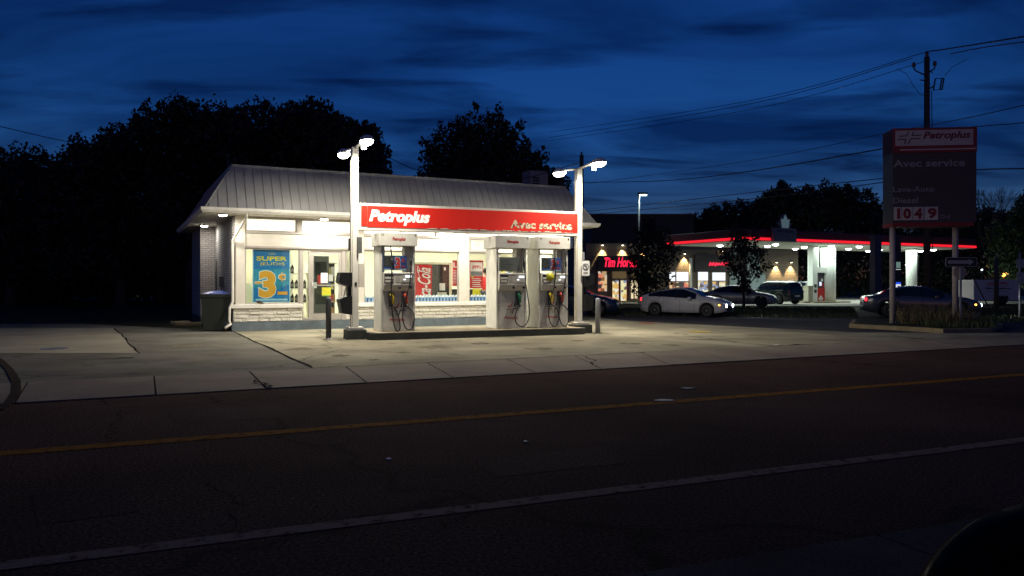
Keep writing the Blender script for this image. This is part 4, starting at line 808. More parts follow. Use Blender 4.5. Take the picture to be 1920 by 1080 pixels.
# loose hose loop left side of middle pump
# ---- bollards
def bollard(px, py, h, r, m, label):
    p = G(px, py); o = thing('bollard', (p.x, p.y, .013), 0, label, 'bollard'); MB().lathe([(r, 0), (r, h - .05), (r * .85, h - .02), (r * .4, h)], (0, 0, 0), (0, 0, 1), m, 20).obj('post', o); MB().lathe([(r * 1.9, 0), (r * 1.9, .02), (r, .022)], (0, 0, 0), (0, 0, 1), alu if h > 1.11 else curbd, 20).obj('base', o)
bollard(616, 636.5, 1.12, .075, mat('bollard_dark', (.05, .052, .06), .5, var=.3, scale=8), 'dark steel bollard in front of the shop door')
bollard(1121, 626, 1.06, .075, steel, 'grey galvanised bollard right of the pump island')
# ---- wheelie bin
p = G(398, 622); o = thing('wheelie_bin', (p.x, p.y + .35, .012), R(18), 'dark green wheeled rubbish bin with a blue lid bag beside the store corner', 'wheelie bin')
bing = mat('bin_green', (.014, .018, .013), .5, var=.25, scale=4); blu = mat('blue_bag', (.04, .07, .30), .3, var=.3, scale=6, bump=.6, bscale=9)
mb = MB(); b0 = [(-.36, -.34), (.36, -.34), (.36, .32), (-.36, .32)]; t0 = [(-.44, -.42), (.44, -.42), (.44, .4), (-.44, .4)]
mb.add([(x, y, .03) for x, y in b0] + [(x, y, 1.12) for x, y in t0], [(3, 2, 1, 0), (0, 1, 5, 4), (1, 2, 6, 5), (2, 3, 7, 6), (3, 0, 4, 7), (4, 5, 6, 7)], bing); mb.bbox(-.47, .47, -.45, .42, 1.06, 1.13, bing, .015); mb.obj('body', o)
mb = MB(); mb.bbox(-.48, .48, -.46, .45, 1.131, 1.17, bing, .015); mb.obj('lid', o)
mb = MB(); NB = 14; rq = random.Random(3); vs = [(-.42 + .86 * i / NB, -.40 + .8 * j / NB, 1.172 + (.10 * math.sin(math.pi * i / NB) * math.sin(math.pi * j / NB)) * rq.uniform(.5, 1.3) + (0 if 0 < i < NB and 0 < j < NB else -.03 * rq.random())) for i in range(NB + 1) for j in range(NB + 1)]
mb.add(vs, [(i * (NB + 1) + j, (i + 1) * (NB + 1) + j, (i + 1) * (NB + 1) + j + 1, i * (NB + 1) + j + 1) for i in range(NB) for j in range(NB)], blu, True); bg_ = mb.obj('bag', o)
MB().box(-.07, .07, -.398, -.385, .93, .95, paper).obj('label', o)
for s in (-1, 1): MB().lathe([(.12, -.03), (.14, -.015), (.14, .015), (.12, .03)], (s * .30 if s < 0 else .30, .0, .14), (0, 1, 0), rubber, 20).obj('wheel', o, (0.06 if s > 0 else 0, .36 if s < 0 else -.37, 0))
# ---- dry leaf on sill, rubble by the bin
p = WB(U(487), -.10, .852); mb = MB(); mb.add([(-.12, 0, .02), (-.08, -.03, .10), (0, -.05, .06), (.1, -.02, .02), (.14, 0, .0), (.02, -.02, -.02), (-.05, -.03, .0)], [(0, 1, 2), (0, 2, 6), (2, 3, 5, 6), (3, 4, 5)], mat('brown_leaf', (.10, .05, .025), .8, var=.3)); mb.add([(-.05, .03, .0), (.06, .04, .02), (.02, .0, .09)], [(0, 1, 2)], mb.mats[0]); o = mb.obj('dead_leaf'); o.location = (p.x, p.y, .875); o.rotation_euler = (0, 0, TB); tag(o, 'crumpled brown leaf resting on the white sill under the blue poster', 'leaf')
for px, py, s, lab in ((352, 612, .34, 'long pale kerb stone lying left of the wheelie bin'), (338, 609, .26, 'short mossy stone beyond the pale kerb stone')):
    p = G(px, py); mb = MB(); mb.bbox(-s * 1.3, s * 1.3, -.12, .12, 0, .13, kerbm, .03); o = mb.obj('kerb_stone'); o.location = (p.x, p.y, .012); o.rotation_euler = (0, 0, .2 + s); tag(o, lab, 'stone')

# ------------------------------------------------------------------ tall price sign on the kerbed island
pA = A(1674, 604, 26.0); o = thing('price_sign', (pA.x, 26.0, .15), R(-7), 'tall grey and red fuel price sign on two white legs, unlit', 'price sign')
sgrey = mat('sign_grey', (.046, .042, .036), .5, var=.12, scale=1.5); sred = mat('sign_dark_red', (.21, .006, .005), .45, var=.08); legm = mat('leg_paint', (.42, .36, .33), .6, var=.15, scale=5, bump=.2); dg_ = mat('digit_tile', (.52, .48, .44), .5, var=.08); tred = mat('digit_red', (.17, .006, .005), .5)
SW = 2.66; b0_, t0_ = 3.43 - .15, 6.72 - .15
MB().bbox(0, SW, 0, .95, b0_ + .13, t0_, sgrey, .01).obj('box', o); MB().bbox(-.01, SW - .08, -.01, .96, b0_, b0_ + .129, sred, .005).obj('lower_trim', o)
hd_ = MB().bbox(.0, SW + .01, -.03, .98, t0_ - .80, t0_ + .03, sred, .01).obj('header', o)
MB().box(.07, SW - .12, -.036, -.031, t0_ - .57, t0_ - .05, dg_).box(.22, SW - .02, -.036, -.031, t0_ - .72, t0_ - .68, dg_).obj('panel', hd_)
mb = MB(); cross(mb, .14, .88, t0_ - .50, t0_ - .10, -.038, .035, (dark, dark, sgrey, dark)); mb.obj('logo_mark', hd_)
text('Petroplus', tred, hd_, .96, SW - .20, t0_ - .42, t0_ - .10, -.037, shear=.24, bold=.03)
lt = mat('sign_lettering', (.30, .28, .28), .5)
text('Avec service', lt, o, .02, 2.30, t0_ - 1.28, t0_ - 1.03, -.001, bold=.02); text('Lave-Auto', lt, o, -.0 + .01, 1.32, t0_ - 2.12, t0_ - 1.93, -.001, bold=.005); text('Diesel', lt, o, .01, .80, t0_ - 2.50, t0_ - 2.31, -.001, bold=.005)
mb = MB(); mb.box(.0, SW, -.004, -.0005, t0_ - 2.22, t0_ - 2.205, dark); mb.box(.0, SW, -.004, -.0005, t0_ - 2.56, t0_ - 2.545, dark); mb.obj('seam', o)
for s_, x_, w_ in (('1', .03, .24), ('0', .29, .33), ('4', .64, .34), ('9', 1.01, .43)):
    t_ = MB().box(x_, x_ + w_, -.012, -.001, b0_ + .22, b0_ + .66, dg_).obj('price_digit', o)
    xa = x_ + (.10 if s_ in '19' else .04); text(s_, tred, t_, xa, x_ + w_ - .04, b0_ + .26, b0_ + .62, -.013, bold=.05)
text('Ord', lt, o, 1.50, 1.82, b0_ + .26, b0_ + .40, -.001)
for x_, lab in ((.05, 1), (2.08, 2)): MB().tube([(x_ + .06, .35, 0), (x_ + .06, .35, b0_)], .095, legm, 14).obj('leg', o)
# one way sign + back of octagon
pO = A(1802, 608, 25.0); o = thing('one_way_sign', (pO.x, 25.0, .14), 0, 'black one way sign with white arrow above the back of an octagonal sign', 'road sign')
wz = lambda py: CH - .14 - (py - HZ) / FPX * 25.0
MB().bbox(-.03, .03, -.0, .05, 0, wz(500), steel, .005).obj('post', o)
bd = mat('sign_border', (.34, .33, .32), .5); 
mb = MB(); mb.slab(rr_(-.52, .51, wz(500), wz(482.5), .05), -.012, 0, bd); mb.v = [(a_, -.02 - c_, b_) for a_, b_, c_ in mb.v]; o1 = mb.obj('board', o)
mb = MB(); mb.slab(rr_(-.495, .485, wz(499), wz(483.5), .035), 0, .006, black); mb.v = [(a_, -.0205 - .012 + .012 - c_ , b_) for a_, b_, c_ in mb.v]; mb.obj('field', o1)
zc = wz(491.3); MB().prism([(-.44, zc - .055), (.24, zc - .055), (.24, zc - .10), (.41, zc), (.24, zc + .10), (.24, zc + .055), (-.44, zc + .055)], -.034, -.0275, bd).obj('arrow', o1)
oc = [(.23 * math.cos(R(22.5 + 45 * i)) , .23 * math.sin(R(22.5 + 45 * i))) for i in range(8)]; zc = wz(511)
mb = MB(); mb.prism([(x, zc + z) for x, z in oc], .055, .06, mat('octagon_back', (.42, .36, .26), .5, metal=.2, var=.1)); mb.obj('octagon_panel', o)

# ------------------------------------------------------------------ far gas station canopy
PC = A(1395, 449, 52); TC = R(28); cc, scn = math.cos(TC), math.sin(TC)
def WC(u, v, z=0): return Vector((PC.x + u * cc - v * scn, PC.y + u * scn + v * cc, z))
def LC(w): d = w - Vector((PC.x, PC.y, 0)); return (d.x * cc + d.y * scn, -d.x * scn + d.y * cc)
cp = thing('station_canopy', (PC.x, PC.y, 0), TC, 'far fuel station canopy with a glowing red edge strip and white columns', 'canopy')
CL = 26.2; CD = 8.2; cz = 4.5; fas = mat('canopy_fascia', (.10, .02, .03), .5, var=.1); und = mat('canopy_underside', (.55, .55, .48), .6, var=.05); led = emat('red_strip', (1.0, .015, .03), 1.1)
pcol = mat('canopy_white', (.76, .80, .74), .5, var=.04)
MB().bbox(0, CL, 0, CD, cz + .001, cz + .75, fas, .05).obj('fascia', cp); MB().box(.05, CL - .05, .05, CD - .05, cz - .06, cz, und).obj('underside', cp)
lg0, lg1 = LC(A(1436, 449, 53.5))[0], LC(A(1479, 449, 54.5))[0]
MB().box(.0, lg0, -.05, -.003, cz + .0, cz + .17, led).box(lg1, CL, -.05, -.003, cz + .0, cz + .17, led).box(-.05, -.003, -.05, CD, cz + .0, cz + .17, led).obj('light_strip', cp)
lgm = mat('logo_panel', (.15, .18, .20), .5, var=.08); lgm2 = mat('logo_leaf', (.30, .42, .44), .4, emit=(.4, .65, .7), estr=.12)
lg = MB().bbox(lg0, lg1, -.35, -.052, cz - .08, cz + .86, lgm, .03).obj('logo_panel', cp); cxl = (lg0 + lg1) / 2
def leaf(s, cx, cz_): 
    h_ = [(0, 1.0), (.14, .74), (.30, .82), (.24, .50), (.50, .60), (.46, .44), (.72, .34), (.60, .24), (.40, .0), (-.40, .0)]
    pts = h_[:9] + [(-x, z) for x, z in h_[:9]][::-1][:-1]
    return [(cx + x * s, cz_ + z * s) for x, z in pts]
MB().prism(leaf(1.0, cxl, cz + .84), -.30, -.10, lgm).obj('leaf_back', lg); MB().prism([(cxl - .30, cz + .88), (cxl + .30, cz + .88), (cxl + .40, cz + 1.5), (cxl + .20, cz + 1.42), (cxl, cz + 1.80), (cxl - .20, cz + 1.42), (cxl - .40, cz + 1.5)], -.36, -.301, lgm2).obj('leaf_front', lg)
text('PETRO-CANADA', black, lg, cxl - .78, cxl + .78, cz + .55, cz + .74, -.351, bold=.02)
dl = emat('downlight', (.95, .98, 1.0), 14)
for (px, py) in ((1439, 462), (1454, 459), (1491, 467), (1508, 464), (1559, 462), (1591, 467), (1611, 463), (1628, 471), (1649, 469), (1690, 473), (1726, 471), (1750, 469), (1350, 461)):
    u_, v_ = LC(G(px, py, cz - .1))
    if not (0 < u_ < CL and 0 < v_ < CD): v_ = min(max(v_, .5), CD - .5); u_ = min(max(u_, .5), CL - .5)
    MB().lathe([(.22, .0), (.21, -.07), (.08, -.12)], (0, 0, 0), (0, 0, 1), dl, 16).obj('downlight', cp, (u_, v_, cz - .062))
for u_, v_, sy_ in ((5, 4, 6), (13, 4, 6), (21, 4, 6)): area('canopy_glow', cp, (u_, v_, cz - .2), 6, 620, (.85, 1.0, .90), 'RECTANGLE', 6)
# pier with pump opening
Yc = 59.0; k0 = LC(A(1524, 568, Yc)); k1 = LC(A(1580, 568, Yc + .6)); hw = (k1[0] - k0[0]); v_ = k0[1]
f = lambda px: k0[0] + hw * (px - 1524) / 56.0
def zY(py, Y=Yc): return CH - (py - HZ) / FPX * Y
mb = MB(); mb.box(f(1524), f(1535.5), v_, v_ + .5, .15, cz - .061, pcol); mb.box(f(1535.5), f(1557), v_ + .002, v_ + .5, zY(511), zY(501), pcol); mb.box(f(1535.5), f(1546), v_ + .25, v_ + .5, zY(501), cz - .061, pcol); mb.obj('column', cp)
mb = MB(); mb.lathe([(hw * .22, .15), (hw * .22, cz - .061)], (f(1568.5), v_ + .25, 0), (0, 0, 1), pcol, 24); mb.obj('column', cp)
mb = MB(); mb.box(f(1557), f(1563), v_ + .1, v_ + .4, .15, cz - .061, pcol); mb.obj('column', cp)
mb = MB(); 
for py in (533, 543): mb.box(f(1527.5), f(1533), v_ - .03, v_ - .001, zY(py + 6), zY(py), dark)
mb.box(f(1558), f(1563), v_ + .06, v_ + .099, zY(550), zY(542), dark); mb.obj('column_box', cp)
MB().box(f(1566), f(1574), v_ - .34, v_ - .33, zY(484), zY(482.5), black).obj('marking', cp)
k2 = LC(A(1709, 540, 64)); mb = MB(); mb.lathe([(.42, .15), (.42, cz - .061)], (k2[0], k2[1], 0), (0, 0, 1), pcol, 20); mb.obj('column', cp)
MB().box(k2[0] + .15, k2[0] + .3, k2[1] - .47, k2[1] - .45, 2.6, 3.9, black).obj('marking', cp)
MB().bbox(f(1505), f(1594), v_ - .9, v_ + 1.2, 0, .14, islt, .02).obj('pump_plinth', cp)
w_ = WC(f(1546), v_ + .1, .142); o = thing('fuel_pump', w_, TC, 'red and white fuel pump inside the white pier of the far canopy', 'fuel pump')
hw_ = (f(1556) - f(1536)) / 2; mb = MB(); mb.bbox(-hw_, hw_, 0, .5, 0, 1.0, redpaint, .02); mb.obj('cabinet', o); MB().bbox(-hw_, hw_, .05, .5, 1.001, 2.28, mat('pump_dark', (.06, .055, .06), .5), .02).obj('upper_panel', o)
MB().prism(leaf(.42, 0, .06), -.02, -.002, white).obj('leaf_emblem', o); MB().box(-.1, .12, .02, .048, 1.2, 1.5, emat('pump_screen', (.7, .8, 1), 1.2)).box(.1, .28, .02, .048, 1.55, 1.75, white).obj('screen', o); MB().box(-hw_ + .02, -hw_ + .12, .02, .048, 1.05, 1.5, white).box(.2, .3, .0, .048, 1.05, 1.4, redpaint).obj('nozzles', o)
w_ = A(1515, 567, 58.5); o = thing('waste_bin', (w_.x, w_.y, .142), TC, 'square beige bin left of the white pier under the far canopy', 'bin'); MB().bbox(-.26, .26, -.26, .26, 0, 1.12, mat('bin_beige', (.38, .36, .26), .6), .03).obj('body', o); MB().bbox(-.28, .28, -.28, .28, 1.121, 1.2, mat('bin_lid', (.30, .28, .2), .6), .02).obj('lid', o)
# price pylon of the far station
w_ = A(1641, 568, 44); o = thing('station_pylon', (w_.x, w_.y, 0), R(10), 'slim dark blue price pylon of the far station, behind the legs of the price sign', 'price sign')
z4 = lambda py: CH - (py - HZ) / FPX * 44; pyb = mat('pylon_blue', (.045, .05, .09), .5, var=.1)
MB().bbox(0, .42, 0, .5, 0, z4(442), pyb, .02).obj('left_blade', o); MB().bbox(1.28, 1.66, 0, .4, z4(548), z4(440), dark, .02).obj('right_blade', o); MB().bbox(1.28, 1.66, .1, .5, 0, z4(549), pyb, .02).obj('foot', o)
MB().box(1.32, 1.62, -.02, -.001, z4(540), z4(533), emat('pylon_white', (.9, .92, 1), .9)).box(1.32, 1.62, -.02, -.001, z4(532.8), z4(529), emat('pylon_blue_light', (.02, .1, .9), .9)).box(1.34, 1.60, -.02, -.001, z4(502), z4(491), emat('pylon_dim', (.25, .4, .36), .5)).box(1.32, 1.62, -.02, -.001, z4(505.5), z4(504.5), emat('pylon_line', (.9, .9, .9), .7)).obj('lit_panel', o)
MB().box(1.4, 1.56, -.026, -.021, z4(538), z4(536), redpaint).obj('red_mark', o)

# ------------------------------------------------------------------ far coffee shop and shops (one long building)
YB = 61.0; x0 = A(1120, 568, YB).x; TS = R(2)
sh = thing('coffee_shop', (x0, YB, 0), TS, 'low brown coffee shop with red lit script lettering and wall lights, beyond the side street', 'shop')
def SX(px, Y=YB): return (px - 960) / FPX * Y - x0
def SZ(py, Y=YB): return CH - (py - HZ) / FPX * Y
tan = brick('shop_cladding', (.20, .16, .12), (.12, .10, .08), 1, bump=.3, w=2.0, h=.28, ms=.02); tand = mat('shop_dark', (.05, .04, .045), .6, var=.1); sfr = mat('shop_frame', (.16, .12, .11), .5); shopred = mat('shop_red_frame', (.22, .02, .02), .5)
X1 = SX(1243)
MB().box(-.9, X1, .0, .3, 0, SZ(457), tan).box(-.9, -.6, .301, 14, 0, SZ(457), tan).obj('wall', sh)
MB().box(-1.0, X1 + .3, .2, 14, SZ(457) + .001, SZ(455), tand).obj('roof_edge', sh)
MB().box(SX(1120), SX(1205), -.35, -.001, SZ(508), SZ(480), tand).obj('sign_board', sh)
neon = emat('red_letters', (1.0, .015, .06), 1.6)
text('Tim Hortons', neon, sh, SX(1132), SX(1203), SZ(501), SZ(483), -.351, shear=.3, bold=.035)
lit = emat('lit_shop_window', (1.0, .82, .5), .9); litd = emat('lit_shop_dim', (.5, .38, .18), .35)
def shopwin(px0, px1, py0, py1, m_, par=sh, X=SX, Z=SZ, y=-.03, muls=(), frm=sfr):
    w = MB().box(X(px0), X(px1), y - .01, y, Z(py1), Z(py0), m_).obj('window', par); mb = MB()
    for q in [px0] + list(muls) + [px1]: mb.box(X(q) - .05, X(q) + .05, y - .06, y - .011, Z(py1), Z(py0), frm)
    mb.obj('frame', w); return w
def busy(name, cols, sc, st):
    m = mat(name, (.02, .02, .02), .4, var=0); t = m.node_tree; b = t.nodes['Principled BSDF']; tcn = t.nodes.new('ShaderNodeTexCoord'); v = t.nodes.new('ShaderNodeTexVoronoi'); v.inputs['Scale'].default_value = sc; v.distance = 'CHEBYCHEV'
    t.links.new(tcn.outputs['Object'], v.inputs['Vector']); s = t.nodes.new('ShaderNodeSeparateColor'); t.links.new(v.outputs['Color'], s.inputs[0]); r = t.nodes.new('ShaderNodeValToRGB'); r.color_ramp.interpolation = 'CONSTANT'
    t.links.new(s.outputs[0], r.inputs[0]); el = r.color_ramp.elements
    for i, c in enumerate(cols):
        e_ = el[i] if i < 2 else el.new(i / len(cols)); e_.position = i / len(cols); e_.color = tuple(c) + (1,)
    t.links.new(r.outputs[0], b.inputs['Emission Color']); b.inputs['Emission Strength'].default_value = st; return m
bz1 = busy('shop_interior_warm', ((.9, .6, .3), (.3, .12, .05), (.8, .7, .55), (.05, .04, .04), (.6, .4, .2), (.9, .25, .15)), 3.2, .8)
bz2 = busy('shop_interior_bright', ((.95, .85, .5), (.9, .9, .8), (.15, .1, .08), (.8, .5, .15), (.3, .35, .5), (.9, .8, .4)), 3.5, .9)
litw = emat('lit_white_window', (.88, .93, 1.0), 1.15); dimw = emat('dim_upper_glass', (.30, .20, .09), .35)
shopwin(1120, 1139, 509, 546, bz1, y=-.03); shopwin(1147, 1161, 526, 564, bz2, frm=shopred); shopwin(1162.5, 1176, 526, 564, bz2, frm=shopred); shopwin(1147, 1176, 509, 522, dimw); shopwin(1182, 1197, 526, 560, lit, muls=(1189,)); shopwin(1182, 1197, 510, 522, dimw)
MB().box(SX(1144), SX(1180), -.3, -.001, 0, .12, islt).obj('step', sh)
wlen = emat('wall_light_glow', (1, .85, .55), 12)
def wall_light(par, x, z, y=0., pw=26, s=1.0):
    o_ = MB().lathe([(.09, .0), (.10, .12), (.05, .16)], (0, 0, 0), (0, 0, 1), dark, 12).obj('wall_light', par, (x, y - .25, z)); MB().lathe([(.07, -.03), (.085, -.002)], (0, 0, 0), (0, 0, 1), wlen, 12).obj('lens', o_)
    spot('bulb', o_, (0, 0, -.06), pw * 34, (1, .72, .34), 66, (R(8), 0, 0), .7)
for px in (1129, 1167, 1205): wall_light(sh, SX(px), SZ(460))
# second shop
Y2 = 70.0; st2 = thing('corner_shop', (A(1243, 568, Y2).x, Y2, 0), TS, 'brown corner shop with white lit windows behind the young tree, right of the coffee shop', 'shop'); x2 = st2.location.x
X2 = lambda px: (px - 960) / FPX * Y2 - x2
Z2 = lambda py: CH - (py - HZ) / FPX * Y2
MB().box(0, X2(1500), 0, .3, 0, Z2(468), tan).obj('wall', st2); MB().box(-.05, X2(1502), -.12, .4, Z2(468) + .001, Z2(463), tand).obj('roof_edge', st2)
MB().box(X2(1302), X2(1400), -.3, -.001, Z2(509), Z2(478), tand).obj('sign_board', st2)
MB().box(X2(1293), X2(1297), -.25, -.001, 0, Z2(484), pcol).obj('column', st2)
mb = MB(); rq = random.Random(4)
for k in range(7): x_ = X2(1329 + k * 5.6); mb.stroke([(x_, Z2(499 - rq.random() * 3)), (x_ + .1, Z2(492 + rq.random() * 2)), (x_ + .2, Z2(497))], .10, -.33, -.302, neon)
mb.obj('lit_lettering', st2)
shopwin(1254, 1292, 510, 527, litw, st2, X2, Z2, muls=(1267,)); shopwin(1254, 1292, 529, 552, bz1, st2, X2, Z2, muls=(1267,)); shopwin(1308, 1329, 510, 526, litw, st2, X2, Z2); shopwin(1308, 1329, 527, 560, bz2, st2, X2, Z2); shopwin(1335, 1362, 511, 526, litw, st2, X2, Z2); shopwin(1335, 1362, 528, 564, bz2, st2, X2, Z2, muls=(1348,))
gb = mat('pale_green_wall', (.30, .38, .38), .6, var=.05); MB().box(X2(1368), X2(1425), -.25, -.001, .0, Z2(473), gb).obj('pale_wall_panel', st2)
MB().box(X2(1427), X2(1437), -.06, -.001, Z2(540), Z2(512), gb).obj('poster_panel', st2)
for px, py in ((1283, 476), (1353, 471)): wall_light(st2, X2(px), Z2(py))
for px in (1457, 1485): wall_light(st2, X2(px), Z2(492))
# big dark shed behind + side wing
o = thing('dark_warehouse', (A(1108, 500, 82).x, 82, 0), R(1), 'large unlit warehouse with a flat roof behind the coffee shop', 'warehouse')
MB().box(0, 11, 0, 20, 0, CH + 128 / FPX * 82, mat('warehouse_wall', (.025, .025, .03), .7, var=.1)).obj('wall', o); MB().box(-.2, 11.2, -.2, 20.2, CH + 128 / FPX * 82 + .001, CH + 131 / FPX * 82, tand).obj('roof', o)
# lot light pole + streetlight left
def street_light(px, py, Y, side, label, col, pw, poleh=None):
    w_ = A(px, 560, Y); zt = CH - (py - HZ) / FPX * Y; o = thing('street_light', (w_.x, Y, 0), 0, label, 'street light')
    MB().tube([(0, 0, 0), (0, 0, zt + .1)], .11, mat('pole_grey' + label[:5], (.12, .12, .13), .5), 10, r2=.07).obj('pole', o)
    hd = MB().bbox(*sorted((side * -.1, side * .65)), -.2, .2, zt, zt + .16, dark, .04).obj('lamp_head', o); MB().bbox(*sorted((side * .02, side * .60)), -.16, .16, zt - .07, zt - .002, emat('street_lens' + label[:5], col, 9), .02).obj('lens', hd)
    area('bulb', hd, (side * .3, 0, zt - .12), .3, pw, col); return o
street_light(1198, 365, 60, 1, 'tall pole light with a cool white head left of the far canopy', (.75, 1.0, .92), 60)
street_light(266, 531, 95, -1, 'distant small pole light among the dark trees at far left', (.85, .9, 1.0), 20)
# ------------------------------------------------------------------ utility poles and wires
wood = mat('pole_wood', (.07, .055, .045), .85, var=.3, scale=6, bump=.3)
def upole(px, pytop, Y, label, big=True, r=.15):
    w_ = A(px, 560, Y); zt = CH - (pytop - HZ) / FPX * Y; o = thing('utility_pole', (w_.x, Y, 0), 0, label, 'utility pole')
    MB().tube([(0, 0, 0), (0, 0, zt - .3)], r * 1.15, wood, 12, r2=r * .85).obj('pole', o)
    ins = mat('insulator', (.09, .08, .08), .4) if 'insulator' not in bpy.data.materials else bpy.data.materials['insulator']
    def insul(x, y, z): MB().lathe([(.03, -.02), (.04, .05), (.11, .07), (.05, .12), (.12, .15), (.05, .2), (.09, .24), (.03, .28)], (x, y, z), (0, 0, 1), ins, 12).obj('insulator', o)
    insul(0, 0, zt - .30)
    if big:
        MB().tube([(0, 0, zt - 1.25), (-.55, 0, zt - 1.0), (-.65, 0, zt - .85)], .035, dark).obj('bracket', o); insul(-.65, 0, zt - .85)
        MB().tube([(0, 0, zt - 1.15), (.25, -.2, zt - .95), (.28, -.2, zt - .85)], .035, dark).obj('bracket', o); insul(.28, -.2, zt - .85)
        mb = MB(); mb.tube([(0, 0, zt - 1.95), (.35, 0, zt - 1.75)], .035, dark); 
        for dx in (.0, .32, .42): mb.tube([(.32 + dx, 0, zt - 1.95), (.42 + dx, 0, zt - 1.38)], .035, dark, 6)
        mb.tube([(.32, 0, zt - 1.95), (.76, 0, zt - 1.93)], .02, dark, 6); mb.tube([(.42, 0, zt - 1.38), (.86, 0, zt - 1.36)], .02, dark, 6); mb.obj('cutout_switch', o)
        mb = MB(); mb.tube([(-.35, 0, zt - 1.45), (.1, 0, zt - 1.5)], .03, dark, 6); mb.tube([(.0, -.1, zt - .95), (.24, -.1, zt - 1.15)], .02, dark, 6); mb.obj('bracket', o)
        mb = MB(); mb.tube([(-1.5, 0, zt - .9), (-1.0, 0, zt - 1.15), (-.7, 0, zt - 1.7), (-.35, 0, zt - 2.15), (-.05, 0, zt - 2.25)], .014, black, 5); mb.tube([(2.0, 0, zt - .4), (1.2, 0, zt - .85), (.85, 0, zt - 1.3)], .014, black, 5); mb.tube([(.15, -.15, zt - 2), (.19, -.15, zt - 5), (.19, -.15, 3)], .02, black, 5); mb.obj('jumper_cable', o)
    return o, zt
upole(1738, 95, 38, 'tall wooden utility pole with a fuse cutout bracket, rising behind the price sign')
upole(1090.5, 284, 64, 'wooden utility pole top behind the right twin lamp post', False, .2)
upole(381, 288, 50, 'faint dark utility pole in front of the big tree, left of the store roof', False, .17)
wirem = mat('wire_black', (.01, .01, .012), .5, var=0)
def wire(pts, label, r=.018, sag=0.0):
    P = [A(*p) for p in pts]; mb = MB(); 
    if len(P) == 2: P = [P[0].lerp(P[1], t) - Vector((0, 0, sag * 4 * t * (1 - t))) for t in [i / 24 for i in range(25)]]
    else:
        o_ = []
        for i in range(len(P) - 1):
            q0, q1, q2, q3 = P[max(i - 1, 0)], P[i], P[i + 1], P[min(i + 2, len(P) - 1)]
            for t in [k / 8 for k in range(8)]: o_.append(.5 * ((2 * q1) + (q2 - q0) * t + (2 * q0 - 5 * q1 + 4 * q2 - q3) * t * t + (3 * q1 - q0 - 3 * q2 + q3) * t ** 3))
        P = o_ + [P[-1]]
    mb.tube(P, r, wirem, 5); return tag(mb.obj('overhead_wire'), label, 'overhead wire')
wire([(1738, 97, 38), (1400, 190, 52), (1030, 248, 80)], 'topmost thin power line running left from the pole top')
wire([(1711, 109, 38), (1400, 196, 52), (1030, 258, 80)], 'second power line running left from the side bracket of the pole', .02)
wire([(1745, 112, 38), (1400, 207, 52), (1030, 264, 80)], 'third power line running left from the pole, lowest of the upper three', .016)
wire([(1738, 97, 38), (1800, 88, 32), (1960, 62, 24)], 'thick spliced power line running right from the pole top', .03)
wire([(1782, 101, 35), (1850, 88, 30), (1960, 74, 24)], 'thin power line right of the pole, just under the thick one', .022)
wire([(1960, 188, 20), (1800, 224, 26), (1660, 250, 34), (1400, 302, 45), (1100, 345, 70)], 'service wire from the right edge passing above the price sign', .014)
wire([(1960, 227, 20), (1822, 238, 24)], 'wire from the right edge to the top right of the price sign', .014)
wire([(1655, 279, 30), (1400, 322, 45), (1240, 339, 60), (1085, 342, 80)], 'thick wire running left behind the price sign, just above the pole light', .028)
wire([(1960, 316, 22), (1822, 319, 27), (1650, 335, 35), (1400, 362, 48), (1100, 397, 75)], 'wire behind the middle of the price sign, upper of the low pair', .022)
wire([(1655, 342, 35), (1400, 374, 48), (1110, 402, 75)], 'lowest wire crossing in front of the far trees', .022)
wire([(-60, 225, 30), (0, 237, 33), (140, 268, 42), (300, 292, 52)], 'single wire crossing the sky at upper left', .02)
wire([(715, 288, 34), (790, 322, 32), (900, 341, 31), (985, 334, 31), (1045, 317, 28), (1084, 306, 24)], 'sagging wire over the store roof from the right lamp post to the left tree', .016)

# ------------------------------------------------------------------ trees
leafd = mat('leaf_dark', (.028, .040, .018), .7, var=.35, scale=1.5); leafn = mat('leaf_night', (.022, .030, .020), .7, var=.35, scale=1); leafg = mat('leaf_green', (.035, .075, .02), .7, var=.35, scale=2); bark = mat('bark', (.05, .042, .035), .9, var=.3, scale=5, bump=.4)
def crown(lobes, n, s, m, seed, hollow=.25):
    rg = np.random.default_rng(seed); w = np.array([l[3] * l[3] for l in lobes], float); w /= w.sum(); idx = rg.choice(len(lobes), n, p=w); L = np.array(lobes, float)[idx]
    d = rg.normal(size=(n, 3)); d /= np.linalg.norm(d, axis=1)[:, None]; rad = (hollow + (1 - hollow) * rg.random(n) ** .5)[:, None]
    # ragged surface: bumps per direction
    ph = np.sin(d[:, 0:1] * 7 + idx[:, None] * 1.7) * np.sin(d[:, 1:2] * 9 + idx[:, None]) * np.sin(d[:, 2:3] * 8 + idx[:, None] * .6); rad = rad * (1 + .22 * ph) * (1 + .06 * rg.normal(size=(n, 1)))
    c = L[:, :3] + d * rad * np.stack([L[:, 3], L[:, 3], L[:, 4]], 1)
    a = rg.normal(size=(n, 3)); a /= np.linalg.norm(a, axis=1)[:, None]; b = np.cross(a, rg.normal(size=(n, 3))); b /= np.linalg.norm(b, axis=1)[:, None]
    sz = s * rg.uniform(.6, 1.4, (n, 1)); a *= sz; b *= sz * .55
    v = np.stack([c - a, c + b * .9 - a * .1, c + a, c - b * .9 + a * .1], 1).reshape(-1, 3)
    me = bpy.data.meshes.new('crown'); me.vertices.add(4 * n); me.vertices.foreach_set('co', v.ravel()); me.loops.add(4 * n); me.loops.foreach_set('vertex_index', np.arange(4 * n)); me.polygons.add(n); me.polygons.foreach_set('loop_start', np.arange(0, 4 * n, 4)); me.polygons.foreach_set('loop_total', np.full(n, 4)); me.materials.append(m); me.update(); me.validate(); return me
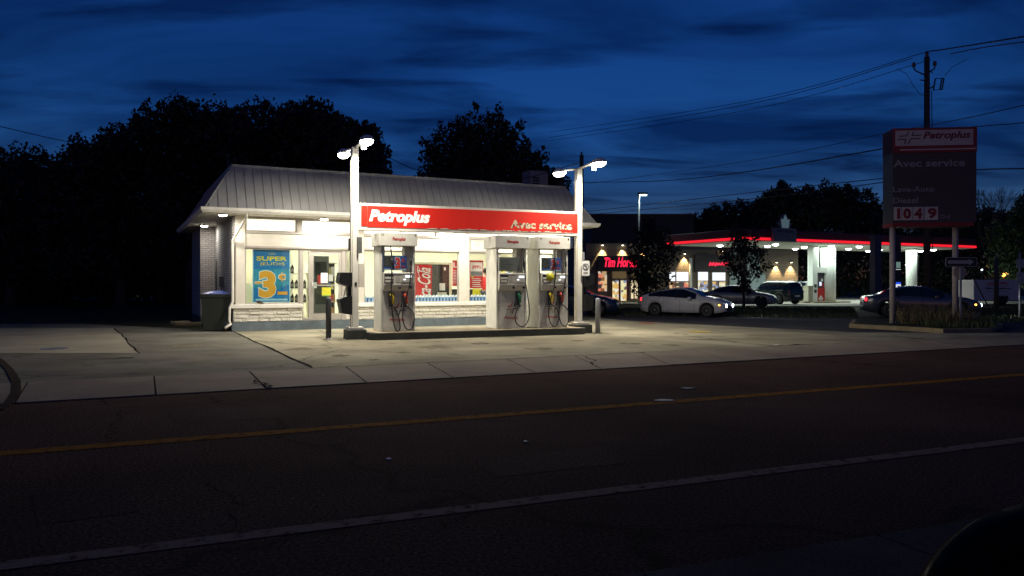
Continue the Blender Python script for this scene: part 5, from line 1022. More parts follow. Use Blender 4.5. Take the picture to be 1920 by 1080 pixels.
def tree(name, label, px, Y, lobes, n, s, m=leafn, seed=1, tr=.3, dep=.8, group=None, z0=0):
    "lobes: (px, py, radius in metres, vertical stretch)"
    rq = random.Random(seed); w_ = A(px, 560, Y); o = thing(name, (w_.x, Y, z0), 0, label, 'tree', group); L = []
    for l in lobes:
        p = A(l[0], l[1] + (44 if name == 'poplar_tree' else 30 if Y < 52 and name != 'young_tree' else 10 if name != 'young_tree' else 0), Y); L.append((p.x - w_.x, rq.uniform(-dep, dep) * 2, p.z - z0, l[2], l[2] * (l[3] if len(l) > 3 else .9)))
    for l in list(L):
        for _ in range(5):
            t = rq.uniform(0, 6.28); e_ = rq.uniform(.1, 1.0); d_ = Vector((math.cos(t) * math.cos(e_ * 1.4), math.sin(t) * math.cos(e_ * 1.4), math.sin(e_ * 1.4))); q_ = rq.uniform(.16, .30) * l[3]
            L.append((l[0] + d_.x * l[3] * 1.05, l[1] + d_.y * l[3] * 1.05, l[2] + d_.z * l[4] * 1.05, q_, q_ * rq.uniform(1.0, 1.8)))
    me = crown(L, n, s, m, seed); L = L[:len(lobes)]; c_ = bpy.data.objects.new('crown', me); COL.objects.link(c_); c_.parent = o
    top = max(l[2] for l in L); mb = MB(); hh = max(1.2, min(l[2] - l[4] for l in L)); mb.tube([(0, 0, -.1), (rq.uniform(-.1, .1), 0, hh * .5), (rq.uniform(-.2, .2), 0, hh), (rq.uniform(-.3, .3), 0, (hh + top) / 2)], tr, bark, 10, r2=tr * .45)
    for l in L: 
        q = Vector(l[:3]); st = Vector((0, 0, hh * rq.uniform(.7, 1.0))); mid = st.lerp(q, .5) + Vector((rq.uniform(-.3, .3), rq.uniform(-.3, .3), .2)); mb.tube([st, mid, q], tr * .4, bark, 6, r2=tr * .1)
    mb.obj('trunk', o); return o
TG = 'tall dark trees behind the store'
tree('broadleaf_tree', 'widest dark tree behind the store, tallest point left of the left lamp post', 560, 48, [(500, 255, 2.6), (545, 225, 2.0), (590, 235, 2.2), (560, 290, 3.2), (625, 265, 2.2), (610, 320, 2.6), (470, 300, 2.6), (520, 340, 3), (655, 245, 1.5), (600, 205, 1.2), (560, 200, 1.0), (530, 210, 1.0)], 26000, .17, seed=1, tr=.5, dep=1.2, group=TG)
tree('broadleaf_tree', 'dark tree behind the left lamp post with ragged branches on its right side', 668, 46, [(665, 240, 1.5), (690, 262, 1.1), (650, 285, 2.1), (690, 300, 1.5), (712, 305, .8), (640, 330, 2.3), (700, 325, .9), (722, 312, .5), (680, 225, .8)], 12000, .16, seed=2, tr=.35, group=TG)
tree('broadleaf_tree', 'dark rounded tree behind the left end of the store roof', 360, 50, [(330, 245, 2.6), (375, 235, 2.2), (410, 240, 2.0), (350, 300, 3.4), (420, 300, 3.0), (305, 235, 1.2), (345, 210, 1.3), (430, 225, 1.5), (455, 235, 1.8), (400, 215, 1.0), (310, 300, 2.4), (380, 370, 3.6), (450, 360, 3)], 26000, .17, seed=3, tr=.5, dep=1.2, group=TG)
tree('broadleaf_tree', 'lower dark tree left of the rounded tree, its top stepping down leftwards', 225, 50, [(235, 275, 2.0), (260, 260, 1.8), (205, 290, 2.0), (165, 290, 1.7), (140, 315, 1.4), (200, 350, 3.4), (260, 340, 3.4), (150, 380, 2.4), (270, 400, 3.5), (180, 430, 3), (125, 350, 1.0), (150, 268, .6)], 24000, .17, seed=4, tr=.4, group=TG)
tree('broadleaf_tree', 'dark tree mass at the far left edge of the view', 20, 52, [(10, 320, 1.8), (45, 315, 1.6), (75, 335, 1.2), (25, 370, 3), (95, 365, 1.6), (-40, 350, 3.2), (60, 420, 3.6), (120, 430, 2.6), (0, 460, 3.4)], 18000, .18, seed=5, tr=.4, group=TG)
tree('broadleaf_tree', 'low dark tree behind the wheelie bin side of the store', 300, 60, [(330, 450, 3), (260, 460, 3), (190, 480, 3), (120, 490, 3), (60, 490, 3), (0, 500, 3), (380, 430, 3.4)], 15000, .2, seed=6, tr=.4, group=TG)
pop = [(812, 262, .8, 1.9), (838, 250, .9, 1.9), (862, 232, .75, 2.2), (887, 226, .8, 2.4), (925, 235, 1.0, 2.2), (905, 250, 1.0, 2.2), (945, 246, .7, 2.2), (962, 262, 1.1, 2.0), (985, 262, .45, 2.4), (1002, 290, .8, 1.6), (1015, 268, .4, 2.2), (1028, 300, .45, 1.9), (1042, 300, .8, 1.1), (1050, 290, .35, 1.5), (850, 290, 1.8, 1.4), (900, 290, 2.2, 1.4), (950, 300, 2.0, 1.3), (820, 310, 1.2, 1.4), (860, 330, 2.2, 1.1), (930, 335, 2.4, 1.1), (1000, 325, 1.6, 1.0), (1035, 325, .8, 1.2), (1020, 345, 1.2, 1)]
tree('poplar_tree', 'dense dark tree with many upright spiky tops, between the two lamp posts', 915, 44, pop, 34000, .12, seed=7, tr=.4, group=TG, dep=.6)
GR = 'dark trees behind the far station'
tree('broadleaf_tree', 'large rounded dark tree above the far station canopy, left crown', 1450, 88, [(1455, 385, 2.6), (1490, 375, 2.6), (1430, 410, 2.4), (1470, 430, 4), (1510, 390, 2.2), (1440, 370, 1.2), (1480, 362, 1.2), (1420, 385, 1)], 12000, .24, seed=8, tr=.4, group=GR)
tree('broadleaf_tree', 'large rounded dark tree above the far station canopy, right crown', 1570, 90, [(1560, 380, 2.8), (1595, 375, 2.4), (1610, 400, 2.2), (1560, 430, 4.5), (1620, 430, 3), (1590, 360, 1.2), (1530, 370, 1.6), (1640, 440, 2.2)], 12000, .24, seed=9, tr=.4, group=GR)
tree('broadleaf_tree', 'lower dark trees left of the large crown, near the pole light', 1350, 92, [(1350, 410, 2.4), (1380, 405, 2.4), (1320, 425, 2.4), (1290, 425, 1.8), (1370, 440, 3.4), (1310, 450, 3), (1260, 450, 2.4), (1400, 420, 2.4), (1340, 395, .9)], 12000, .24, seed=10, tr=.35, group=GR)
tree('broadleaf_tree', 'dark tree line right of the price sign', 1800, 80, [(1850, 425, 2.6), (1880, 420, 2.2), (1820, 440, 2.4), (1780, 440, 2.6), (1740, 445, 2.6), (1700, 450, 3), (1860, 465, 4), (1790, 480, 4), (1720, 485, 3.6), (1910, 440, 2.8)], 16000, .22, seed=11, tr=.4, group=GR)
tree('broadleaf_tree', 'dark leafy tree cut by the right edge of the view', 1950, 60, [(1925, 395, 1.4), (1915, 430, 1.6), (1940, 470, 3), (1900, 480, 1.5), (1905, 500, 1.4), (1960, 400, 2.5)], 9000, .16, m=leafg, seed=12, tr=.3, group=GR)
tree('broadleaf_tree', 'dark foliage low behind the far pump pier', 1620, 84, [(1500, 500, 3), (1560, 510, 3), (1620, 500, 3), (1680, 505, 3), (1740, 500, 3), (1440, 495, 3)], 9000, .22, seed=13, tr=.35, group=GR)
tree('young_tree', 'young leafy tree in front of the coffee shop sign', 1208, 50, [(1205, 500, 1.1), (1225, 470, 1.1), (1195, 470, .7), (1235, 505, 1.1), (1210, 540, 1.0), (1225, 540, 1.2), (1240, 450, .9), (1215, 440, .8), (1250, 480, .8), (1192, 520, .5), (1215, 420, .5)], 3800, .12, m=leafd, seed=14, tr=.12, dep=.3)
tree('young_tree', 'young leafy tree in front of the corner shop, with gaps of light', 1394, 47, [(1390, 490, .9), (1375, 470, .8), (1408, 475, .8), (1395, 455, .8), (1420, 510, .6), (1372, 510, .5), (1395, 520, .7), (1365, 490, .4), (1425, 480, .6), (1405, 535, .35), (1350, 478, .35), (1440, 500, .35), (1380, 440, .6)], 1900, .11, m=leafd, seed=15, tr=.1, dep=.3)
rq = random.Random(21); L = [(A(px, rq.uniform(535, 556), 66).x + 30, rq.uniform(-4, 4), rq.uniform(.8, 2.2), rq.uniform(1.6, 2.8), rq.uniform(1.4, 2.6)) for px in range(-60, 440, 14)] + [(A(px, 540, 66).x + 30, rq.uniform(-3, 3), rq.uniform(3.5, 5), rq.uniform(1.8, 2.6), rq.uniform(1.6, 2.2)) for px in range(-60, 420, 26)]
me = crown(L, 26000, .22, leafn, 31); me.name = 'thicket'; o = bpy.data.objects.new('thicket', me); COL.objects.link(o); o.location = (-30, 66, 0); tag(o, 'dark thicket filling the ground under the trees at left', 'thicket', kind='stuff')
# bare thin tree right of the price sign
w_ = A(1855, 560, 70); o = thing('bare_tree', (w_.x, 70, 0), 0, 'faint bare branching tree against the sky right of the price sign', 'tree'); mb = MB(); rq = random.Random(5)
def br(p, d, L, r, k):
    q = p + d * L; mb.tube([p, p.lerp(q, .5) + Vector((rq.uniform(-.1, .1), 0, 0)), q], r, bark, 5, r2=r * .6)
    if k: 
        for _ in range(3): br(q, (d + Vector((rq.uniform(-.6, .6), rq.uniform(-.5, .5), rq.uniform(-.1, .3)))).normalized(), L * .72, r * .6, k - 1)
br(Vector((0, 0, 0)), Vector((0, 0, 1)), 3.4, .12, 5); mb.obj('trunk', o)

# distant little lamps among the trees
def dlamp(px, py, Y, r, col, s, label):
    w_ = A(px, py, Y); o = thing('distant_lamp', (w_.x, Y, 0), 0, label, 'lamp'); MB().tube([(0, 0, 0), (0, 0, w_.z)], .05, dark, 6).obj('pole', o)
    MB().lathe([(r * .3, -r), (r, -r * .3), (r, r * .3), (r * .3, r)], (0, 0, w_.z), (0, 0, 1), emat('glow_%d' % px, col, s), 12).obj('bulb', o)
dlamp(1882, 516, 62, .14, (1, .38, .06), 6, 'bright orange lamp glimmering through leaves above the trailer'); dlamp(1889, 512, 61.5, .10, (1, .5, .1), 5, 'smaller orange lamp just right of the bright orange one'); dlamp(1752, 502.5, 90, .12, (1, .3, .05), 4, 'orange lamp between the legs of the price sign'); dlamp(1841, 506, 75, .09, (.7, .95, 1), 4, 'cool white lamp left of the orange lamps'); dlamp(1853, 499, 80, .12, (1, .5, .2), 2.5, 'dim orange lamp right of the cool white one'); dlamp(1911, 498.5, 80, .08, (.7, 1, 1), 4, 'tiny cool white lamp near the right edge'); dlamp(1699, 497, 75, .08, (1, 1, 1), 5, 'tiny white lamp beside the slim price pylon'); dlamp(1816, 536, 58, .12, (1, .95, .05), 2, 'yellow lit mark left of the white trailer'); dlamp(1804, 537, 58, .14, (.8, .95, 1), 1.5, 'pale lit mark left of the yellow one')
dlamp(82, 455, 110, .10, (1, .8, .3), .5, 'very faint window glow in the dark trees at left')

# ------------------------------------------------------------------ vehicles
tyre = mat('tyre', (.012, .012, .012), .8, var=.2); rimm = mat('rim', (.30, .31, .32), .35, metal=.6, var=.1); cglass = mat('car_glass', (.006, .009, .014), .06, var=0, coat=.3); under = mat('underbody', (.008, .008, .008), .9, var=0)
hl = emat('headlight_on', (.95, .97, 1.0), 16); am = emat('amber_on', (1, .42, .05), 7); tl = emat('taillight_on', (1, .03, .05), 2.2); hoff = mat('headlight_off', (.45, .46, .45), .15, var=0); toff = mat('taillight_off', (.25, .01, .01), .25, var=0)
def lerp(x, t):
    if x <= t[0][0]: return t[0][1]
    for (a_, b_), (c_, d_) in zip(t, t[1:]):
        if x <= c_:
            k = (x - a_) / (c_ - a_); k = k * k * (3 - 2 * k) * .5 + k * .5; return b_ + (d_ - b_) * k
    return t[-1][1]
def car(name, loc, rz, label, cat, paint, L, Wd, top, belt, bot, wf, wr, rw, cabin, glassx, ws, lights='on', spokes=5, roofw=.74, group=None, mirrors=True, person=False):
    """top/belt: profiles over x (rear -L/2 .. front L/2); cabin=(x0,x1) side glass; ws = windscreen (x0,x1); glassx = rear glass (x0,x1)"""
    o = thing(name, loc, rz, label, cat, group); hw = Wd / 2
    xs = sorted(set([round(-L / 2 + L * i / 72, 4) for i in range(73)] + [round(c + (rw + .06) * math.cos(R(a_)), 4) for c in (wf, wr) for a_ in range(0, 181, 12)]))
    def half(x):
        e = abs(x) / (L / 2); return hw * (1 - .30 * max(0, (e - .72) / .28) ** 2.4)
    def bz(x):
        b_ = bot + .08 * max(0, (abs(x) / (L / 2) - .85) / .15)
        for c in (wf, wr):
            d = abs(x - c)
            if d < rw + .06: b_ = max(b_, rw + math.sqrt((rw + .06) ** 2 - d * d) * .98)
        return b_
    rings = []
    for x in xs:
        T, B, w = lerp(x, top), lerp(x, belt), half(x); T = max(T, B + .012); cab = min(1, max(0, (T - B - .05) / .35)); wr_ = w * (.90 + (roofw - .90) * cab); b_ = min(bz(x), B - .03); e = B - b_
        sw = b_ + .0
        rings.append([(x, 0, b_), (x, w * .80, b_), (x, w * .955, b_ + e * .03), (x, w * .985, b_ + e * .30), (x, w, b_ + e * .62), (x, w * .985, b_ + e * .86), (x, w * .955, B), (x, w * .955 + (wr_ - w * .955) * .5 + .012, B + (T - B) * .48), (x, wr_, B + (T - B) * .88), (x, wr_ * .86, B + (T - B) * .965), (x, wr_ * .45, T), (x, 0, T + .008)])
    n = 12; mb = MB()
    for s in (1, -1):
        vs = [(p[0], s * p[1], p[2]) for r in rings for p in r]
        f1 = []; f2 = []
        for i in range(len(rings) - 1):
            for j in range(n - 1): (f2 if j < 1 else f1).append((i * n + j, (i + 1) * n + j, (i + 1) * n + j + 1, i * n + j + 1))
        mb.add(vs, f1, paint, True); mb.add(vs, f2, under, False)
        for e_ in (0, len(rings) - 1): mb.add([(p[0], s * p[1], p[2]) for p in rings[e_]], [list(range(n))], paint)
    body = mb.obj('body', o)
    bm = bmesh.new(); bm.from_mesh(body.data); bmesh.ops.remove_doubles(bm, verts=bm.verts[:], dist=.0005); bmesh.ops.recalc_face_normals(bm, faces=bm.faces[:]); bm.to_mesh(body.data); bm.free()
    def sp(x, a_, b_, s, off=.012):  # point between ring rows a_..b_ ; returns pts
        k = min(range(len(xs)), key=lambda i: abs(xs[i] - x)); return rings[k]
    # side glass
    for s in (1, -1):
        mb = MB(); vs = []; xr_ = [r for r in rings if cabin[0] <= r[0][0] <= cabin[1]]
        for r in xr_:
            p6, p7, p8 = Vector(r[6]), Vector(r[7]), Vector(r[8]); h_ = p8.z - p6.z
            a_ = p6.lerp(p7, .22); c_ = p8.lerp(p7, .12)
            if h_ < .14: a_ = p6.lerp(p7, .7); c_ = p7.lerp(p8, .25)
            for p in (a_, p7, c_): vs.append((p.x, s * (p.y + .014), p.z + .004))
        m_ = len(xr_); mb.add(vs, [(i * 3 + j, (i + 1) * 3 + j, (i + 1) * 3 + j + 1, i * 3 + j + 1) for i in range(m_ - 1) for j in (0, 1)], cglass, True); g = mb.obj('side_window', o)
        for fx in (.36, .70):
            i = int(m_ * fx); r = xr_[i]; MB().tube([(r[6][0], s * (r[6][1] + .02), r[6][2]), (r[7][0], s * (r[7][1] + .02), r[7][2]), (r[8][0], s * (r[8][1] + .018), r[8][2])], .018, under, 5).obj('pillar_trim', g)
    for nm, (xa, xb) in (('windscreen', ws), ('rear_window', glassx)):
        mb = MB(); xr_ = [r for r in rings if xa <= r[0][0] <= xb]; vs = []
        for r in xr_:
            row = [(r[9][1] * -.98, r[9][2]), (r[10][1] * -1, r[10][2]), (0, r[11][2]), (r[10][1], r[10][2]), (r[9][1] * .98, r[9][2])]
            sgn = 1 if nm == 'windscreen' else -1
            for y, z in row: vs.append((r[0][0] + sgn * .012, y, z + .014))
        m_ = len(xr_); mb.add(vs, [(i * 5 + j, (i + 1) * 5 + j, (i + 1) * 5 + j + 1, i * 5 + j + 1) for i in range(m_ - 1) for j in range(4)], cglass, True); mb.obj(nm, o)
    # wheels
    for c in (wf, wr):
        for s in (1, -1):
            wh = MB().lathe([(rw * .62, -.10), (rw * .94, -.105), (rw, -.08), (rw, .08), (rw * .94, .105), (rw * .62, .10)], (0, 0, 0), (0, 1, 0), tyre, 28).obj('wheel', o, (c, s * (hw - .115), rw))
            mb = MB(); yo = s * .085; mb.lathe([(rw * .64, yo - s * .06), (rw * .64, yo + s * .018), (rw * .58, yo + s * .012), (rw * .56, yo - s * .05)], (0, 0, 0), (0, 1, 0), rimm, 28); mb.lathe([(rw * .14, yo - s * .05), (rw * .14, yo + s * .02)], (0, 0, 0), (0, 1, 0), rimm, 12)
            for k in range(spokes):
                t = 2 * math.pi * k / spokes + .3; d = Vector((math.cos(t), 0, math.sin(t))); q = Vector((-d.z, 0, d.x)); y0_, y1_ = sorted((yo - s * .02, yo + s * .012))
                pts = [d * rw * .1 - q * .035, d * rw * .6 - q * .05, d * rw * .6 + q * .05, d * rw * .1 + q * .035]; mb.prism([(p.x, p.z) for p in pts], y0_, y1_, rimm)
            mb.obj('rim', wh)
    # lights, trim
    xf = L / 2; fb = lerp(xf * .93, belt)
    for s in (1, -1):
        x_ = xf * .90; y_ = half(x_) * .86
        mb = MB(); yh = half(xf); mb.bbox(xf * .87, xf + .006, *sorted((s * yh * .66, s * yh * 1.03)), fb - .17, fb - .04, hoff, .04, 3)
        q = mb.obj('headlight', o)
        if lights == 'on':
            MB().lathe([(.02, .0), (.075, .012), (.08, .03), (.03, .05)], (xf - .02, s * yh * .84, fb - .105), (1, 0, 0), hl, 16).obj('lens', q)
            if s < 0 or True: MB().bbox(xf * .84, xf * .90, *sorted((s * half(xf * .87) * .86, s * (half(xf * .87) * .985 + .01))), fb - .11, fb - .04, am, .02).obj('turn_signal', q)
        xb_ = -xf * .955; yb_ = half(xb_) * .90; bb = lerp(-xf * .93, belt)
        MB().bbox(xb_ - .05, xb_ + .14, s * yb_ - .09, s * yb_ + .09, bb - .20, bb - .04, tl if lights == 'on' else toff, .03, 3).obj('taillight', o)
        if mirrors:
            xm = ws[0] + (ws[1] - ws[0]) * .35; mz = lerp(xm, belt); MB().bbox(xm - .09, xm + .09, *sorted((s * (hw * .98), s * (hw * .98 + .2))), mz - .02, mz + .13, paint, .05, 3).obj('mirror', o)
    mb = MB(); mb.bbox(xf - .10, xf + .012, -half(xf) * .75, half(xf) * .75, bot + .10, bot + .24, under, .02); mb.bbox(xf - .08, xf + .010, -half(xf) * .5, half(xf) * .5, fb - .20, fb - .10, under, .02); mb.obj('grille', o)
    MB().box(-xf - .012, -xf + .01, -.25, .25, bot + .30, bot + .42, paper).obj('licence_plate', o)
    mb = MB()
    for s in (1, -1):
        for x_ in (.05 * L, -.13 * L): mb.bbox(x_ - .07, x_ + .07, *sorted((s * (hw + .002), s * (hw + .02))), lerp(x_, belt) - .16, lerp(x_, belt) - .13, paint, .006)
    mb.obj('door_handle', o)
    mb = MB()
    for x_ in (ws[0] + .42 * (ws[1] - ws[0]) + .12, .0, -.19 * L):
        for s in (1, -1):
            rr = min(rings, key=lambda q_: abs(q_[0][0] - x_)); mb.tube([(rr[k][0], s * (rr[k][1] + .001), rr[k][2]) for k in (2, 3, 4, 5, 6)], .006, under, 5)
    mb.obj('door_seam', o)
    if lights == 'on':
        for s in (1, -1): spot('beam', o, (xf + .08, s * half(xf) * .7, fb - .1), 60, (.95, .97, 1), 70, (0, R(-84), 0), .8)
    return o
paintw = mat('paint_white', (.40, .40, .43), .3, var=.02, coat=.6); paintd = mat('paint_dark_blue', (.012, .02, .05), .25, var=.05, coat=.8); paintb = mat('paint_black', (.006, .006, .007), .2, var=.05, coat=.8); paints = mat('paint_silver', (.30, .31, .28), .3, metal=.3, var=.04, coat=.5); paintn = mat('paint_navy', (.05, .06, .08), .25, metal=.2, var=.05, coat=.8); paintg = mat('paint_green_dark', (.02, .03, .025), .25, var=.05, coat=.8)
HB = dict(L=4.1, Wd=1.62, top=[(-2.05, .70), (-1.97, .93), (-1.6, 1.03), (-1.0, 1.20), (-.3, 1.325), (.1, 1.32), (.5, 1.20), (1.05, .92), (1.5, .84), (1.9, .70), (2.05, .50)], belt=[(-2.05, .66), (-1.9, .90), (-1.2, .88), (0, .80), (.9, .75), (1.5, .72), (1.9, .62), (2.05, .45)], bot=.17, wf=1.25, wr=-1.22, rw=.29, cabin=(-1.55, .78), glassx=(-1.85, -.8), ws=(.22, 1.02))
SD = dict(L=4.75, Wd=1.75, top=[(-2.375, .60), (-2.3, .93), (-1.75, 1.0), (-1.1, 1.28), (-.5, 1.40), (.1, 1.39), (.6, 1.24), (1.15, .98), (1.7, .90), (2.2, .76), (2.375, .52)], belt=[(-2.375, .56), (-2.25, .90), (-1.5, .93), (0, .87), (1.0, .84), (1.7, .80), (2.2, .66), (2.375, .48)], bot=.19, wf=1.45, wr=-1.35, rw=.32, cabin=(-1.45, .9), glassx=(-1.72, -.95), ws=(.25, 1.1))
SV = dict(L=4.4, Wd=1.78, top=[(-2.2, .75), (-2.15, 1.25), (-1.95, 1.58), (-1.5, 1.66), (0, 1.68), (.4, 1.60), (1.0, 1.08), (1.6, 1.02), (2.1, .88), (2.2, .6)], belt=[(-2.2, .7), (-2.15, 1.0), (0, .98), (1.0, .95), (1.7, .9), (2.1, .78), (2.2, .55)], bot=.24, wf=1.35, wr=-1.3, rw=.35, cabin=(-1.95, .8), glassx=(-2.19, -2.0), ws=(.38, .98))
def place(px, py, head, d, **k):
    p = G(px, py); q = dict(d); q.update(k); return q, (p.x, p.y, .006), R(head)
q, l_, r_z = place(1286, 592.5, -33, HB); car('parked_car', l_, r_z, 'white hatchback waiting on the side street with headlights on', 'car', paintw, **q)
bpy.data.objects['parked_car'].name = 'hatchback_car'
q, l_, r_z = place(1722, 594, -17, SD); q['spokes'] = 7; car('sedan_car', l_, r_z, 'dark sedan with headlights on, behind the legs of the price sign', 'car', paintn, **q)
q, l_, r_z = place(1068, 591, -14, SD); car('sedan_car', l_, r_z, 'dark blue car seen behind the right twin lamp post', 'car', paintd, lights='off', **q)
q, l_, r_z = place(1385, 575.5, -24, SD); car('sedan_car', l_, r_z, 'silver sedan parked in front of the corner shop', 'car', paints, lights='off', **q)
p = A(1450, 572, 56); car('suv_car', (p.x, p.y, .035), R(118), 'dark green sport utility vehicle parked tail towards the camera, left of the far pumps', 'car', paintg, lights='off', **SV)
p = A(1495, 572, 62); car('suv_car', (p.x, p.y, .035), R(112), 'small dark vehicle parked right of the dark green one', 'car', paintn, lights='off', **SV)
# black car parked beside the camera: only the front corner of its bonnet is in view
p = Vector((3.62, 2.72)); car('parked_car', (p.x, p.y, -.04), R(180 + 23), 'glossy black car parked in the bottom right corner, only a wing in view', 'car', mat('paint_near_black', (.0015, .0015, .002), .3, var=0, spec=.004), lights='off', mirrors=False, **SD).scale = (1, 1, .82)
# ------------------------------------------------------------------ trailer
Yt = 54; xa = A(1826, 560, Yt).x; o = thing('cargo_trailer', (xa, Yt, 0), R(3), 'white enclosed cargo trailer with red and black lines of lettering', 'trailer')
Zt = lambda py: CH - (py - HZ) / FPX * Yt; LW = 88 / FPX * Yt; trm = mat('trailer_white', (.55, .49, .49), .5, var=.08)
MB().bbox(0, LW, 0, 1.9, Zt(564), Zt(524.5), trm, .04).obj('body', o); MB().bbox(.02, LW - .02, -.01, -.001, Zt(564.5), Zt(563), dark, .002).obj('skirt', o)
wh = MB().lathe([(.18, -.1), (.30, -.1), (.31, -.07), (.31, .07), (.30, .1), (.18, .1)], (0, 0, 0), (0, 1, 0), tyre, 22).obj('wheel', o, (LW * .62, -.02, .31)); MB().lathe([(.18, -.09), (.05, -.085)], (0, 0, 0), (0, 1, 0), rimm, 16).obj('rim', wh)
mb = MB(); mb.prism([(LW * .5, .40), (LW * .53, .66), (LW * .71, .66), (LW * .74, .40), (LW * .72, .40), (LW * .70, .63), (LW * .54, .63), (LW * .52, .40)], -.16, .02, dark); mb.obj('mudguard', o)
mb = MB(); rq = random.Random(3)
for (a_, b_, zz, m_, hh) in ((.30, .72, 531, redpaint, .10), (.26, .76, 535.5, mat('faded_line', (.2, .17, .17), .5), .05), (.25, .80, 541, black, .09), (.30, .74, 546, black, .03)):
    x = LW * a_
    while x < LW * b_: w_ = rq.uniform(.05, .16); mb.box(x, x + w_, -.008, -.001, Zt(zz) - rq.uniform(.2, .8) * hh, Zt(zz) + rq.uniform(.2, .8) * hh, m_); x += w_ + .02
mb.obj('lettering_lines', o)
MB().tube([(-.9, .9, .45), (.02, .9, .45)], .04, dark).obj('drawbar', o); MB().tube([(-.7, .9, 0), (-.7, .9, .5)], .035, dark).obj('jack_leg', o)
# leaning stay and thin pole in front of the trailer
upole(1868, 478, 42, 'short dark pole in front of the white trailer', False, .12)
o = MB().tube([(0, 0, 0), (-1.7, 0, 3.2)], .03, wood, 6).obj('pole_stay'); q = A(1859, 572, 40); o.location = (q.x, 40, .0); tag(o, 'thin leaning stay crossing the left part of the trailer', 'pole stay')
w_ = A(1912, 560, 34); o = thing('street_sign', (w_.x, 34, 0), 0, 'dark signboards on a post at the right edge, seen edge on', 'sign'); MB().tube([(0, 0, 0), (0, 0, 2.9)], .04, steel, 8).obj('post', o); MB().bbox(-.15, .4, -.03, -.0, 2.2, 2.6, steel, .01).bbox(-.15, .5, -.03, -.0, 1.5, 2.0, steel, .01).obj('board', o)

# ------------------------------------------------------------------ person behind the counter window
skin = mat('skin', (.45, .27, .19), .55, var=.05); shirt = mat('red_shirt', (.60, .015, .015), .7, var=.08); trou = mat('dark_trousers', (.03, .03, .04), .8); hair = mat('dark_hair', (.02, .015, .012), .7)
def skinmesh(name, nodes, edges, m, parent, lv=2):
    me = bpy.data.meshes.new(name); me.from_pydata([n_[0] for n_ in nodes], edges, []); o = bpy.data.objects.new(name, me); COL.objects.link(o); md = o.modifiers.new('s', 'SKIN')
    for i, n_ in enumerate(nodes): me.skin_vertices[0].data[i].radius = n_[1] if isinstance(n_[1], tuple) else (n_[1], n_[1])
    me.skin_vertices[0].data[0].use_root = True; md.use_smooth_shade = True; s_ = o.modifiers.new('u', 'SUBSURF'); s_.levels = lv; s_.render_levels = lv
    dg = bpy.context.evaluated_depsgraph_get(); m2 = bpy.data.meshes.new_from_object(o.evaluated_get(dg)); bpy.data.objects.remove(o); m2.materials.clear(); m2.materials.append(m); m2.name = name
    for p_ in m2.polygons: p_.material_index = 0; p_.use_smooth = True
    o = bpy.data.objects.new(name, m2); COL.objects.link(o); o.parent = parent; return o
vP = 1.35; w_ = WB(U(910.5, vP), vP, FL + .005); per = thing('person', (w_.x, w_.y, w_.z), TB + R(-60), 'person in a red shirt standing behind the window right of the red poster, arm bent', 'person')
N_ = [((0, 0, .95), (.15, .11)), ((0, 0, 1.15), (.135, .10)), ((0, 0, 1.35), (.165, .11)), ((0, 0, 1.46), (.10, .08)), ((0, .0, 1.53), .055), ((0, .01, 1.62), (.075, .09)), ((0, .015, 1.71), (.07, .085)),
      ((-.19, 0, 1.41), .055), ((-.25, .03, 1.14), .042), ((-.17, .26, 1.10), .032), ((.19, 0, 1.41), .055), ((.25, .02, 1.13), .042), ((.20, .25, 1.16), .032), ((-.09, 0, .88), .085), ((-.10, .02, .48), .058), ((-.11, 0, .09), .042), ((-.11, .14, .04), .035), ((.09, 0, .88), .085), ((.10, .02, .48), .058), ((.11, 0, .09), .042), ((.11, .14, .04), .035)]
E_ = [(0, 1), (1, 2), (2, 3), (3, 4), (4, 5), (5, 6), (2, 7), (7, 8), (8, 9), (2, 10), (10, 11), (11, 12), (0, 13), (13, 14), (14, 15), (15, 16), (0, 17), (17, 18), (18, 19), (19, 20)]
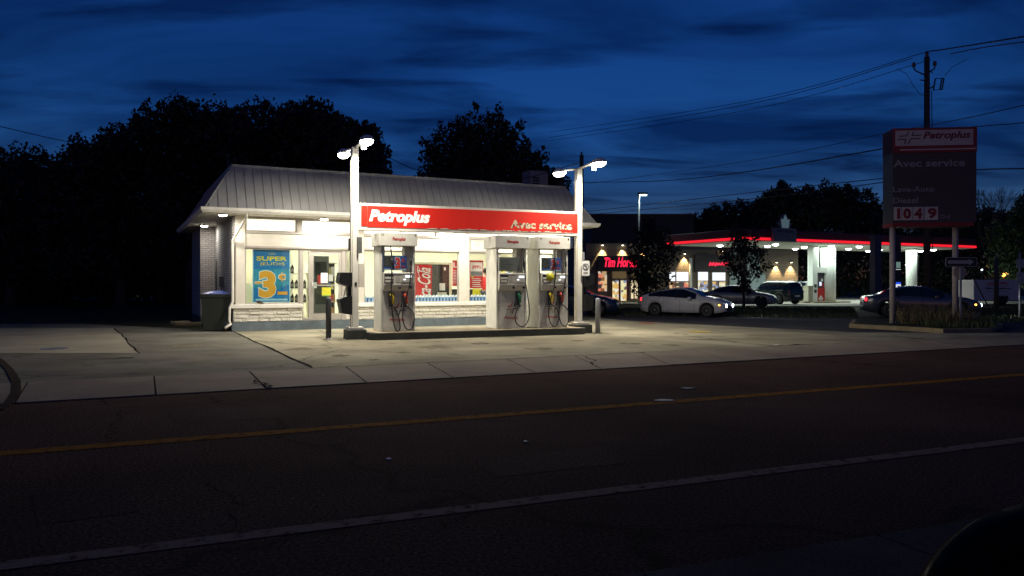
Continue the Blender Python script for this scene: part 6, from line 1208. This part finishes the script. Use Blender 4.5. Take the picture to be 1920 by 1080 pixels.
# hands: palm plus five fingers on each wrist
for wi, sx_ in ((9, -1), (12, 1)):
    w0 = Vector(N_[wi][0]); k = len(N_); N_.append(((w0 + Vector((0, .07, -.01)))[:], (.030, .018))); E_.append((wi, k))
    for fi, (dx, L_) in enumerate(((-.028, .07), (-.010, .08), (.010, .075), (.028, .06))):
        a_ = len(N_); N_.append(((w0 + Vector((dx, .115, -.015)))[:], .009)); N_.append(((w0 + Vector((dx * 1.1, .115 + L_ * .6, -.035)))[:], .008)); E_ += [(k, a_), (a_, a_ + 1)]
    a_ = len(N_); N_.append(((w0 + Vector((-sx_ * .045, .085, .0)))[:], .010)); E_.append((k, a_))
skinmesh('body', N_, E_, skin, per)
g_ = 1.13; sh_n = [((0, 0, .90), (.175, .135)), ((0, 0, 1.12), (.158, .122)), ((0, 0, 1.34), (.185, .13)), ((0, 0, 1.455), (.11, .09)), ((-.19, 0, 1.41), .075), ((-.235, .02, 1.20), .062), ((.19, 0, 1.41), .075), ((.235, .015, 1.20), .062)]
skinmesh('shirt', sh_n, [(0, 1), (1, 2), (2, 3), (2, 4), (4, 5), (2, 6), (6, 7)], shirt, per)
skinmesh('trousers', [((0, 0, .93), (.165, .125)), ((-.095, 0, .84), .105), ((-.10, .02, .48), .078), ((-.11, 0, .12), .062), ((.095, 0, .84), .105), ((.10, .02, .48), .078), ((.11, 0, .12), .062)], [(0, 1), (1, 2), (2, 3), (0, 4), (4, 5), (5, 6)], trou, per)
mb = MB(); bm = bmesh.new(); bmesh.ops.create_icosphere(bm, subdivisions=3, radius=1)
for v in bm.verts: v.co = Vector((v.co.x * .092, v.co.y * .108 - .012, v.co.z * .115 + 1.70))
bm.verts.index_update(); keep = [f for f in bm.faces if not (f.calc_center_median().y > .045 and f.calc_center_median().z < 1.745)]
mb.add([v.co[:] for v in bm.verts], [[v.index for v in f.verts] for f in keep], hair, True); bm.free(); mb.obj('hair', per)
mb = MB(); mb.lathe([(.012, 0), (.016, .02), (.006, .05)], (0, .098, 1.635), (0, .35, -.9), skin, 8)
for s in (-1, 1): mb.lathe([(.004, .0), (.012, .006), (.004, .012)], (s * .032, .088, 1.672), (0, 1, 0), paper, 8); mb.lathe([(.005, 0), (.002, .003)], (s * .032, .1, 1.672), (0, 1, 0), black, 6); mb.lathe([(.01, 0), (.022, .008), (.01, .016)], (s * .085, .0, 1.665), (s, .2, 0), skin, 8)
mb.bbox(-.025, .025, .088, .1, 1.598, 1.607, redpaint, .003); tag(mb.obj('face', per))
